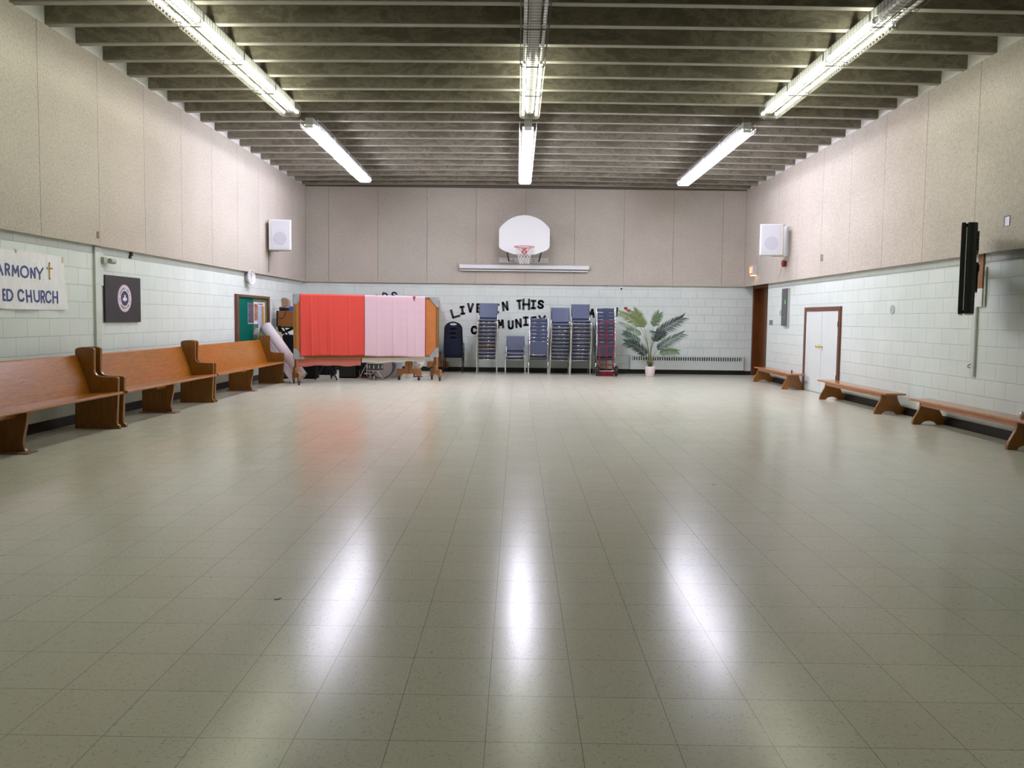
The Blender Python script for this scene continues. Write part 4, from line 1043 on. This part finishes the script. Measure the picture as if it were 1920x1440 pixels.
    for z in (2.13, 1.72, 1.0):
        for y in (-0.02, 0.03): b.lathe([(0.006, 0.0), (0.006, 0.033)], (0, y, z), 'X', 8)
    obj('screw', b, 'grey_metal', t)
    t = thing('wall_sensor', 'grey wall sensor on a short painted strip above the emblem board', 'sensor', (XLB, 10.09, 1.94))
    obj('backing_strip', MB().box((0, -0.058, -0.24), (0.016, 0.022, 0.23)), 'mint_paint', t, bevel=0.003)
    obj('sensor_body', MB().box((0.016, -0.045, 0.05), (0.06, 0.05, 0.125)).lathe([(0.033, 0.06), (0.036, 0.075), (0.036, 0.17), (0.026, 0.185), (0.0, 0.187)], (0.075, 0.0, 0.085), 'Y', 16), 'beige_grey', t)
    obj('cable', MB().tube([(0.075, 0.18, 0.085), (0.06, 0.25, 0.07), (0.03, 0.33, 0.065)], 0.005, 5), 'mint_paint', t)
    o = obj('clip', MB().box((XLB + 0.002, 10.82, 2.14), (XLB + 0.03, 10.865, 2.195)).box((XLB + 0.002, 10.80, 2.105), (XLB + 0.02, 10.845, 2.145)), 'black_plastic'); tag(o, 'small black clip hanging below the panels above the emblem board', 'clip')
    o = obj('outlet_plate', MB().box((XL - 0.004, 9.84, 2.285), (XL + 0.006, 9.895, 2.37)), 'seam_brown', bevel=0.003); tag(o, 'small brown outlet plate low on the left fibre panels', 'outlet plate')
    # clock
    t = thing('wall_clock', 'round white clock tilted out at the panel edge above the notice board', 'clock', (XLB + 0.10, 15.48, 2.095), 0)
    t.rotation_euler = (0.0, 0.0, -0.12)
    obj('clock_case', MB().lathe([(0.10, -0.09), (0.135, -0.02), (0.150, -0.01), (0.152, 0.012), (0.142, 0.018), (0.138, 0.008)], (0, 0, 0), 'X', 36), 'white_plastic', t, smooth=True)
    fc = obj('clock_face', MB().lathe([(0.138, 0.004), (0.138, 0.006)], (0, 0, 0), 'X', 36), 'emblem_white', t)
    b = MB()
    for k in range(12):
        a = PI * k / 6; q = Matrix.Rotation(a, 3, 'X'); b.box((0.006, -0.004, 0.108), (0.008, 0.004, 0.128), q, (0, 0, 0))
    obj('hour_marks', b, 'black_plastic', fc)
    obj('clock_hand', MB().box((0.008, -0.006, -0.01), (0.010, 0.006, 0.075), Matrix.Rotation(0.3, 3, 'X'), (0, 0, 0)), 'black_plastic', fc)
    obj('clock_hand', MB().box((0.010, -0.004, -0.01), (0.012, 0.004, 0.105), Matrix.Rotation(2.9, 3, 'X'), (0, 0, 0)), 'black_plastic', fc)
    # notice board
    y0, y1, zt, zb = 14.815, 16.795, 1.745, 0.42
    t = thing('notice_board', 'large brown-framed green notice board on the left wall behind the far pew', 'notice board', (XLB, (y0 + y1) / 2, zb))
    h = (y1 - y0) / 2; H = zt - zb
    obj('board_frame', MB().box((0, -h, 0), (0.05, -h + 0.115, H)).box((0, h - 0.105, 0), (0.05, h, H)).box((0, -h + 0.115, H - 0.05), (0.05, h - 0.105, H)).box((0, -h + 0.115, 0), (0.05, h - 0.105, 0.05)), 'frame_brown', t, bevel=0.004)
    obj('green_felt', MB().box((0, -h + 0.115, 0.05), (0.02, 0.0, H - 0.05)), 'felt_green', t)
    obj('olive_felt', MB().box((0, 0.0, 0.05), (0.014, h - 0.105, H - 0.05)), 'felt_olive', t)
    G = 'notices on the green board'
    X = XLB + 0.021
    def poster(lab, ya, yb, za, zc_, parts):
        p = thing('poster', lab, 'poster', (X, (ya + yb) / 2, (za + zc_) / 2), 0, G)
        hy, hz = (yb - ya) / 2, (zc_ - za) / 2
        obj('sheet', MB().box((0, -hy, -hz), (0.003, hy, hz)), 'emblem_white', p)
        for nm, m, (u0, v0, u1, v1) in parts:
            obj(nm, MB().box((0.003, -hy + 2 * hy * u0, -hz + 2 * hz * v0), (0.0042, -hy + 2 * hy * u1, -hz + 2 * hz * v1)), m, p)
    poster('narrow dark blue and grey photo poster, leftmost on the green board', 15.49, 15.80, 1.172, 1.60, [('picture', 'poster_dark', (0.02, 0.04, 1.0, 1.0))])
    poster('narrow white-edged brown picture poster, middle of three on the green board', 15.83, 16.08, 1.165, 1.612, [('picture', 'poster_brown', (0.12, 0.16, 0.92, 0.92))])
    poster('pale blue and ochre poster with a red title, beside the carpet roll', 16.11, 16.53, 1.08, 1.612, [('picture', 'poster_sky', (0.04, 0.03, 0.55, 0.86)), ('picture', 'poster_ochre', (0.50, 0.03, 0.90, 0.86)), ('title', 'poster_red', (0.10, 0.90, 0.72, 0.955))])
build_left()

# ---------------------------------------------------------------- white wall speakers, both sides
def speaker(x, y, z, side, label):
    t = thing('wall_speaker', label, 'speaker', (x, y, z), -side * 0.13, 'white wall speakers')
    w, d, h = 0.225, 0.28, 0.315
    b = MB(); pts = [(-w, -0.03), (w, -0.03), (w, 0.03), (w * 0.72, d), (-w * 0.72, d), (-w, 0.03)]
    b.prism(pts, -h, h, 'Z'); obj('cabinet', b, 'white_plastic', t, bevel=0.012)
    g = obj('grille', MB().box((-w + 0.025, -0.036, -h + 0.025), (w - 0.045, -0.028, h - 0.025)) if side > 0 else MB().box((-w + 0.045, -0.036, -h + 0.025), (w - 0.025, -0.028, h - 0.025)), 'speaker_cloth', t)
    obj('woofer', MB().lathe([(0.14, -0.039), (0.14, -0.036)], (0.0, 0, -0.08), 'Y', 32), 'speaker_cone', g)
    # arm and wall plate
    obj('bracket', MB().box((side * 0.06, 0.16, -h - 0.012), (side * 0.30, 0.30, -h)).box((side * 0.06, 0.16, h), (side * 0.30, 0.30, h + 0.012)), 'grey_metal', t)
    xw = (XR - 0.0) if side > 0 else XL
    o = obj('wall_plate', MB().box((xw - side * 0.012, y + 0.16, z - h), (xw, y + 0.42, z + h)), 'white_plastic')
    o.parent = t; o.matrix_parent_inverse = Matrix.Rotation(side * 0.13, 4, 'Z') @ Matrix.Translation((-x, -y, -z))
    return t
speaker(5.20, 16.22, 3.025, 1, 'white speaker bracketed to the right fibre panels above the red bell')
speaker(-4.99, 16.45, 3.03, -1, 'white speaker bracketed to the left fibre panels above the clock')
o = obj('speaker_cable', MB().tube([(XL + 0.006, 16.62, 2.70), (XL + 0.006, 16.62, 2.26)], 0.008, 5), 'slot_dark'); tag(o, 'dark cable hanging straight down from the left speaker', 'cable')
o = obj('speaker_cable', MB().tube([(XR - 0.004, 16.55, 2.70), (XR - 0.004, 16.75, 2.50), (XR - 0.004, 16.95, 2.30), (XR - 0.004, 16.85, 2.22)], 0.005, 5), 'fibre_panel'); tag(o, 'thin pale cable curving down below the right speaker', 'cable')

# ---------------------------------------------------------------- right wall fittings
def build_right():
    t = thing('exit_sign', 'small lit red exit sign box high in the far right corner', 'exit sign', (XR, 18.55, 2.545))
    obj('sign_box', MB().box((-0.12, -0.145, -0.12), (0, 0.145, 0.12)), 'grey_metal', t, bevel=0.008)
    fp = obj('sign_face', MB().box((-0.125, -0.125, -0.095), (-0.12, 0.125, 0.095)), 'sign_red_lit', t)
    b = MB()
    for i, ch in enumerate('EXIT'):
        yy = 0.084 - 0.056 * i
        strokes(b, ch if ch != 'I' else 'i', -yy, 0.0, 0.046, 0.13, 0, 0.014, lambda a, c, d: (-0.1255 - d, -a, c), 0.001)
    obj('sign_lettering', b, 'sign_letter_lit', fp)
    obj('down_lamp', MB().box((-0.11, -0.12, -0.125), (-0.02, 0.12, -0.12)), 'sign_lamp_lit', t)
    t = thing('fire_bell', 'round dark red alarm horn on the right fibre panels below the speaker', 'alarm', (XR, 16.53, 2.562))
    obj('horn_base', MB().box((-0.03, -0.05, -0.055), (0, 0.05, 0.055)), 'bell_red', t, bevel=0.004)
    obj('horn_dome', MB().lathe([(0.072, -0.03), (0.075, -0.045), (0.066, -0.07), (0.04, -0.082), (0.0, -0.085)], (0, 0, 0), 'X', 24), 'bell_red', t, smooth=True)
    t = thing('breaker_panel', 'tall dark grey electrical panel with green sticker on the right wall', 'electrical panel', (XRB, 16.66, 1.652))
    obj('panel_box', MB().box((-0.05, -0.175, -0.398), (0, 0.175, 0.398)), 'grey_metal', t)
    dr = obj('panel_door', MB().box((-0.062, -0.165, -0.39), (-0.05, 0.168, 0.39)), 'panel_grey', t, bevel=0.002)
    obj('inner_door', MB().box((-0.066, -0.14, -0.30), (-0.062, 0.07, 0.29)), 'panel_grey', dr, bevel=0.002)
    obj('sticker', MB().prism([(-0.02, 0.07), (-0.095, 0.075), (-0.085, 0.17), (-0.075, 0.165)], -0.068, -0.066, 'X'), 'sticker_green', dr)
    obj('latch', MB().lathe([(0.014, -0.07), (0.014, -0.066)], (0, -0.02, -0.21), 'X', 12), 'silver', dr)
    t = thing('light_switch', 'dark double switch plate beside the recessed brown door', 'switch', (XRB, 17.65, 1.322))
    obj('switch_plate', MB().box((-0.008, -0.12, -0.06), (0, 0.12, 0.06)), 'white_plastic', t, bevel=0.002)
    for a, c in ((-0.10, -0.02), (0.02, 0.10)):
        obj('rocker', MB().box((-0.014, a, -0.055), (-0.008, c, 0.055)), 'panel_grey', t, bevel=0.002)
    for y, z, r1, lab in ((17.06, 1.535, 0.062, 'small grey oval plate left of the electrical panel'), (11.98, 1.548, 0.072, 'grey oval plate alone on the right block wall between closet doors and television')):
        o = obj('blank_plate', MB().lathe([(r1, 0), (r1, -0.008), (r1 * 0.85, -0.012)], (XRB, y, z), 'X', 24), 'grey_metal'); tag(o, lab, 'wall plate')
    for y0, y1, z0, z1, lab in ((14.525, 14.635, 2.475, 2.588, 'small square cut-out plate low on the right panels beyond the speaker'), (9.045, 9.163, 2.468, 2.595, 'small square cut-out plate in the right panels beside the television')):
        t = thing('outlet_plate', lab, 'outlet plate', (XR, (y0 + y1) / 2, (z0 + z1) / 2))
        obj('plate', MB().box((-0.004, -0.055, -0.06), (0.004, 0.055, 0.06)), 'panel_grey', t)
        obj('cover', MB().box((-0.006, -0.05, -0.055), (-0.003, 0.03, 0.045)), 'silver', t)
    # television seen edge-on
    dv = Vector((0.4985, 0.867, 0)); ang = math.atan2(dv.y, dv.x)
    c = Vector((4.655, 8.19, 0)) + dv * 0.74
    t = thing('wall_television', 'big black flat television on a wall arm, seen edge-on', 'television', (c.x, c.y, 1.92), ang)
    hw, hh = 0.74, 0.475
    # local x along screen width, local +y is the screen side (towards the hall)
    obj('screen', MB().box((-hw + 0.03, 0.058, -hh + 0.03), (hw - 0.03, 0.060, hh - 0.03)), 'black_gloss', t)
    obj('front_bezel', MB().box((-hw, 0.020, -hh), (hw, 0.058, hh)), 'black_plastic', t, bevel=0.004)
    obj('silver_strip', MB().box((-hw - 0.004, 0.006, -hh + 0.04), (hw, 0.0145, hh - 0.05)), 'plate_grey', t)
    obj('middle_frame', MB().box((-hw + 0.006, 0.0, -hh + 0.006), (hw, 0.021, hh - 0.012)), 'black_gloss', t)
    obj('back_shell', MB().prism([(-hw + 0.004, 0.002), (-hw, -0.02), (-hw + 0.01, -0.055), (-hw + 0.05, -0.088), (hw - 0.05, -0.088), (hw, -0.04), (hw, 0.002)], -hh + 0.005, hh, 'Z'), 'black_plastic', t, bevel=0.005)
    b = MB()
    for k in range(6): b.box((-hw + 0.05, -0.105, hh - 0.10 - 0.035 * k - 0.012), (-0.1, -0.088, hh - 0.10 - 0.035 * k + 0.010))
    obj('rear_vents', b, 'black_plastic', t)
    obj('wall_arm', MB().box((-0.15, -0.112, -0.22), (0.35, -0.085, 0.10)).box((0.2, -0.125, 0.02), (1.06, -0.085, 0.10)), 'black_plastic', t)
    wb_ = thing('mount_board', 'brown wooden mounting block with white boxes behind the television', 'mount', (XRB, 9.70, 1.9))
    obj('wood_block', MB().box((-0.022, -0.035, -0.12), (0, 0.07, 0.31)), 'stand_wood', wb_)
    obj('white_box', MB().box((-0.03, -0.055, -0.345), (0, 0.06, -0.12)), 'white_plastic', wb_, bevel=0.004)
    obj('side_strip', MB().box((-0.02, -0.10, -0.34), (0, -0.066, 0.14)), 'beige_grey', wb_)
    t = thing('cable_cover', 'pale vertical cable cover on the right wall below the television', 'cable cover', (XRB, 9.80, 0.69))
    obj('channel', MB().box((-0.02, -0.05, 0), (0, 0.06, 0.865)), 'mint_paint', t, bevel=0.003)
    obj('groove', MB().box((-0.026, -0.05, 0), (-0.02, -0.02, 0.865)), 'grey_metal', t)
    obj('hook', MB().tube([(-0.022, 0.03, 0.15), (-0.05, 0.04, 0.13), (-0.05, 0.04, 0.11), (-0.022, 0.03, 0.105)], 0.005, 5), 'dark_metal', t)
build_right()

# ---------------------------------------------------------------- things stored in the left corner
def build_corner():
    # rolled carpet leaning between the far pew and the wall
    A, Bt = Vector((-4.33, 15.64, 0.11)), Vector((-5.17, 15.98, 1.115))
    ax = (Bt - A).normalized(); u = ax.cross(Vector((0, 1, 0))).normalized(); w = ax.cross(u)
    Lr = (Bt - A).length
    t = thing('carpet_roll', 'pale-backed carpet roll leaning against the left wall beyond the pews', 'carpet', tuple(A))
    turns = 2.6; N = 90
    b = MB()
    def sp(k, s):
        a = 2 * PI * turns * k / N; r = 0.045 + 0.085 * k / N
        c = ax * (s * Lr) + (u * math.cos(a) + w * math.sin(a)) * r
        return c
    v = [[b.bm.verts.new(sp(k, s)) for s in (0.0, 0.5, 1.0)] for k in range(N + 1)]
    for k in range(N):
        for j in range(2): b.bm.faces.new((v[k][j], v[k + 1][j], v[k + 1][j + 1], v[k][j + 1]))
    obj('roll', b, 'carpet_back', t, smooth=True, solid=0.008)
    b = MB()
    a0 = 2 * PI * turns
    # loose outer flap falling to the floor on the left side
    p0 = lambda s: ax * (s * Lr) + (u * math.cos(a0) + w * math.sin(a0)) * 0.13
    b.grid(lambda s, q: tuple(ax * ((0.02 + 0.80 * s) * Lr) + Vector((-0.02 - 0.10 * q * (1 - 0.3 * s), -0.12 - 0.06 * q * (1 - s), -0.05 - 0.16 * q + 0.06 * q * q))), 14, 6)
    obj('loose_flap', b, 'carpet_back', t, smooth=True, solid=0.008)
    b = MB(); b.lathe([(0.0, 0.0), (0.125, 0.0)], (0, 0, 0), 'Z', 30, cap=False)
    q = ax.to_track_quat('Z', 'Y').to_matrix()
    for vv in b.bm.verts: vv.co = q @ vv.co + ax * (Lr * 0.985)
    obj('pile_end', b, 'carpet_pile', t)
    t = thing('foil_sheet', 'crumpled silvery sheet tucked behind the top of the carpet roll', 'sheet', (-5.28, 15.78, 0.95))
    obj('sheet', MB().grid(lambda a, c: (0.05 * math.sin(5 * a) + 0.05 * c, -0.20 + 0.34 * a, 0.16 * c - 0.10 * a + 0.02 * math.sin(9 * a + 4 * c)), 12, 8), 'foil', t, smooth=True, solid=0.003)
    # keyboard cabinet on an X stand
    t = thing('keyboard_case', 'wooden keyboard cabinet on a black stand behind the rolling board', 'keyboard', (-4.84, 17.12, 1.10))
    obj('case', MB().box((-0.375, -0.12, 0), (0.42, 0.26, 0.345)), 'cabinet_wood', t, bevel=0.006)
    obj('dark_end', MB().box((-0.41, -0.115, -0.005), (-0.375, 0.26, 0.35)), 'black_plastic', t)
    obj('hanging_cable', MB().tube([(-0.36, -0.126, 0.22), (-0.33, -0.127, 0.19), (-0.27, -0.127, 0.19), (-0.22, -0.127, 0.24), (-0.21, -0.126, 0.34)], 0.005, 5), 'black_plastic', t)
    t = thing('keyboard_stand', 'black folding X stand carrying the wooden keyboard cabinet', 'stand', (-4.84, 17.12, 0))
    b = MB()
    for y in (-0.08, 0.18):
        b.tube([(-0.40, y, 0.93), (-0.05, y, 1.09), ], 0.014, 6)
        b.tube([(-0.34, y, 0.78), (0.36, y, 1.09)], 0.014, 6); b.tube([(-0.34, y, 1.09), (0.38, y, 0.012)], 0.014, 6); b.tube([(0.38, y, 1.09), (-0.34, y, 0.012)], 0.014, 6)
    obj('leg_frame', b, 'dark_metal', t)
    obj('foot_bar', MB().box((-0.38, -0.14, 0.0), (-0.30, 0.24, 0.024)).box((0.34, -0.14, 0), (0.42, 0.24, 0.024)).box((-0.36, -0.12, 1.075), (0.40, 0.25, 1.098)), 'dark_metal', t)
    t = thing('tan_device', 'tan plastic device with black base on top of the keyboard cabinet', 'device', (-5.08, 17.12, 1.447))
    obj('black_base', MB().box((-0.11, -0.10, 0), (0.09, 0.10, 0.075)).box((-0.13, -0.06, 0), (-0.10, 0.04, 0.09)), 'black_plastic', t, bevel=0.015)
    obj('tan_cover', MB().prism([(-0.07, 0.075), (-0.085, 0.25), (-0.06, 0.285), (0.015, 0.285), (0.075, 0.235), (0.085, 0.07), (0.05, 0.10)], -0.06, 0.08), 'tan_plastic', t, bevel=0.006)
    o = obj('blue_box', MB().box((-4.965, 17.03, 1.447), (-4.80, 17.15, 1.547)), 'blue_card', bevel=0.003); tag(o, 'small blue box on the keyboard cabinet, half behind the board edge', 'box')
    # guitar
    t = thing('guitar', 'guitar headstock poking up beside the carpet roll', 'guitar', (-5.06, 16.62, 0))
    d = Matrix.Rotation(0.16, 3, 'Y')
    obj('headstock', MB().box((-0.035, -0.012, 0.99), (0.035, 0.008, 1.13), Matrix.Rotation(-0.22, 3, 'Y'), (0, 0, 1.06)), 'black_gloss', t, bevel=0.006)
    obj('neck', MB().box((-0.027, -0.012, 0.40), (0.027, 0.012, 1.02), Matrix.Rotation(-0.22, 3, 'Y'), (0, 0, 1.0)), 'fret_cream', t)
    obj('guitar_body', MB().lathe([(0.0, -0.045), (0.17, -0.045), (0.185, -0.03), (0.185, 0.03), (0.17, 0.045), (0, 0.045)], (0.15, 0, 0.20), 'Y', 24), 'black_gloss', t, smooth=True)
    b = MB()
    for k in range(3): b.tube([(-0.065 - 0.01 * k, 0, 1.03 + 0.035 * k), (-0.02 - 0.01 * k, 0, 1.03 + 0.035 * k)], 0.006, 5)
    obj('tuning_pegs', b, 'fret_cream', t)
    # amplifier
    t = thing('guitar_amplifier', 'tall black amplifier cabinet behind the left end of the rolling board', 'amplifier', (-4.66, 16.72, 0))
    obj('cabinet', MB().prism([(-0.36, 0.0), (-0.40, 0.80), (-0.34, 0.94), (0.36, 0.90), (0.36, 0.0)], -0.10, 0.22), 'black_cloth', t, bevel=0.02)
    obj('front_grille', MB().box((-0.32, -0.108, 0.08), (0.32, -0.10, 0.78)), 'black_cloth', t)
    # black speaker box on floor
    t = thing('floor_monitor', 'low black speaker box on the floor behind the coral cloth', 'speaker', (-3.68, 17.10, 0))
    obj('cabinet', MB().box((-0.19, -0.16, 0.0), (0.19, 0.20, 0.46)), 'black_cloth', t, bevel=0.01)
    obj('front_grille', MB().box((-0.17, -0.168, 0.03), (0.17, -0.16, 0.43)), 'black_plastic', t)
    # black tripod music stand
    t = thing('music_stand', 'black tripod stand whose legs show below the coral cloth', 'stand', (-4.0, 16.42, 0))
    b = MB().tube([(0, 0, 0.10), (0, 0, 0.85)], 0.012, 6)
    obj('pole', b, 'dark_metal', t)
    for ex, ey in ((-0.225, -0.12), (0.24, -0.13), (0.03, 0.26)):
        obj('leg', MB().tube([(0.0, 0, 0.42), (ex * 0.5, ey * 0.5, 0.22), (ex, ey, 0.012)], [0.012, 0.012, 0.017], 6), 'dark_metal', t)
    obj('desk', MB().box((-0.24, -0.02, 0.84), (0.24, 0.0, 1.12), Matrix.Rotation(0.35, 3, 'X'), (0, 0, 0.84)), 'dark_metal', t)
    t = thing('metal_easel', 'thin metal folding stand with slanting legs beside the carpet roll foot', 'stand', (-4.46, 16.88, 0))
    for s in (-1, 1):
        obj('leg', MB().tube([(s * 0.03 - 0.08, 0.03 * s, 0.01), (s * 0.03 + 0.10, 0.03 * s, 0.50)], 0.009, 6), 'grey_metal', t)
    obj('cross_bar', MB().tube([(-0.02, -0.03, 0.2), (0.04, 0.03, 0.2)], 0.006, 5), 'grey_metal', t)
    t = thing('instrument_case', 'black case standing behind the legs of the music stand', 'case', (-4.36, 17.45, 0))
    obj('case_body', MB().box((-0.33, -0.10, 0.03), (0.30, 0.12, 0.62)), 'black_cloth', t, bevel=0.03)
    obj('case_foot', MB().box((-0.28, -0.08, 0), (-0.22, 0.08, 0.03)).box((0.2, -0.08, 0), (0.26, 0.08, 0.03)), 'black_plastic', t)
    t = thing('amplifier_box', 'black amplifier box in the dark behind the drum pedal', 'amplifier', (-3.35, 17.72, 0))
    obj('cabinet', MB().box((-0.20, -0.12, 0), (0.34, 0.16, 0.56)), 'black_cloth', t, bevel=0.012)
    obj('front_grille', MB().box((-0.18, -0.128, 0.10), (0.30, -0.12, 0.52)), 'black_plastic', t)
    obj('control_strip', MB().box((-0.10, -0.132, 0.04), (0.12, -0.12, 0.075)), 'grey_metal', t)
    t = thing('snare_drum', 'small dark grey drum on a chrome stand in front of the bass drum', 'drum', (-3.02, 16.62, 0))
    obj('shell', MB().lathe([(0.0, 0.205), (0.165, 0.205), (0.165, 0.36), (0.0, 0.36)], (0, 0, 0), 'Z', 32), 'drum_shell', t, smooth=False)
    for z in (0.205, 0.355): obj('hoop', MB().tube([(0.17 * math.cos(a), 0.17 * math.sin(a), z) for a in [2 * PI * k / 32 for k in range(32)]], 0.007, 6, closed=True), 'chrome', t, smooth=True)
    for a in (3.5, 4.1, 4.7, 5.3, 5.9): obj('tension_lug', MB().box((0.168 * math.cos(a) - 0.008, 0.168 * math.sin(a) - 0.008, 0.25), (0.168 * math.cos(a) + 0.008, 0.168 * math.sin(a) + 0.008, 0.32)), 'chrome', t)
    for a in (0.6, 2.7, 4.75): obj('leg', MB().tube([(0.03 * math.cos(a), 0.03 * math.sin(a), 0.20), (0.19 * math.cos(a), 0.19 * math.sin(a), 0.008)], 0.007, 6), 'chrome', t)
    # bass drum and cymbal stand
    t = thing('bass_drum', 'grey bass drum on the floor below the pink cloth', 'drum', (-2.95, 17.0, 0.255))
    R = 0.25
    obj('shell', MB().lathe([(R, 0.0), (R, 0.36)], (0, 0, 0), 'Y', 40, cap=False), 'drum_shell', t, smooth=True, solid=0.008)
    obj('drum_head', MB().lathe([(R - 0.006, 0.0), (0.0, -0.004)], (0, 0, 0), 'Y', 40), 'drum_skin', t)
    obj('hoop', MB().tube([(R * math.cos(a), 0.0, R * math.sin(a)) for a in [2 * PI * k / 40 for k in range(40)]], 0.012, 6, closed=True), 'drum_shell', t, smooth=True)
    for s in (-1, 1):
        obj('spur', MB().tube([(s * 0.19, 0.06, -0.14), (s * 0.235, -0.16, -0.243)], 0.008, 6), 'chrome', t)
    for a in (0.3, 0.9, 2.2, 2.85, 4.1, 5.3):
        obj('tension_lug', MB().box((R * math.cos(a) - 0.012, 0.02, R * math.sin(a) - 0.012), (R * math.cos(a) + 0.012, 0.12, R * math.sin(a) + 0.012)), 'chrome', t)
    t = thing('cymbal_stand', 'chrome tripod cymbal stand left of the bass drum', 'stand', (-3.25, 16.86, 0))
    obj('pole', MB().tube([(0, 0, 0.08), (0, 0, 0.75)], 0.01, 6), 'chrome', t)
    for ex, ey in ((-0.16, -0.02), (0.11, -0.17), (0.06, 0.2)):
        obj('leg', MB().tube([(0, 0, 0.33), (ex, ey, 0.012)], [0.007, 0.009], 6), 'chrome', t)
    obj('cymbal', MB().lathe([(0.0, 0.765), (0.03, 0.76), (0.16, 0.738)], (0, 0, 0), 'Z', 28), 'brass', t, smooth=True)
    t = thing('drum_pedal', 'low black and red drum pedal left of the bass drum', 'pedal', (-3.36, 17.12, 0))
    obj('plate', MB().box((-0.13, -0.08, 0.0), (0.13, 0.08, 0.02)), 'bell_red', t)
    obj('pedal_board', MB().box((-0.11, -0.06, 0.03), (0.08, 0.06, 0.05)).tube([(-0.12, 0.05, 0.02), (-0.12, 0.05, 0.16), (0.10, 0.05, 0.17), (0.10, 0.05, 0.02)], 0.01, 5), 'black_plastic', t)
    o = obj('grey_panel', MB().box((-2.86, 17.50, 0.0), (-2.58, 17.53, 0.52)), 'speaker_cone', bevel=0.004); tag(o, 'light grey panel standing behind the bass drum', 'panel')
    t = thing('bucket', 'white bucket on the floor behind the second board foot', 'bucket', (-2.385, 17.32, 0))
    obj('pail', MB().lathe([(0.075, 0.0), (0.08, 0.01), (0.095, 0.22), (0.1, 0.225), (0.09, 0.22)], (0, 0, 0), 'Z', 24), 'white_plastic', t, smooth=True)
    t = thing('white_bag', 'crumpled white bag with black markings hanging below the pink cloth hem', 'bag', (-2.24, 17.62, 0))
    def bag(u_, v_):
        a = 2 * PI * u_; ph = PI * v_
        r = 0.135 * (1 + 0.14 * math.sin(3 * a + 2 * ph) + 0.10 * math.sin(5 * a + 7 * v_))
        return (r * math.sin(ph) * math.cos(a), 0.8 * r * math.sin(ph) * math.sin(a), 0.325 + 1.0 * r * math.cos(ph))
    obj('bag_body', MB().grid(bag, 22, 12), 'cream_cloth', t, smooth=True)
    obj('bag_stand', MB().tube([(-0.08, 0, 0), (-0.08, 0, 0.24)], 0.016, 6).box((-0.13, -0.1, 0), (0.1, 0.1, 0.015)), 'black_plastic', t)
    obj('marking', MB().box((-0.07, -0.122, 0.33), (0.0, -0.112, 0.36)).box((0.02, -0.124, 0.27), (0.07, -0.112, 0.285)).box((0.03, -0.12, 0.36), (0.09, -0.108, 0.385)), 'black_ink', t)
build_corner()

# ---------------------------------------------------------------- litter on the floor
for x, y, r, lab in ((-1.12, 3.62, 0.5, 'small dark curled scrap on the floor tiles left of the middle'), (1.62, 6.34, 0.2, 'small dark leaf scrap on the floor right of the middle')):
    b = MB(); b.grid(lambda u, v: (0.016 * (u - .5) * 2, 0.004 * (v - .5) * 2, 0.0015 + 0.004 * (u - .5) ** 2 * 4), 6, 1)
    o = obj('floor_scrap', b, 'black_ink', solid=0.0012); o.location = (x, y, 0); o.rotation_euler = (0, 0, r); tag(o, lab, 'scrap')
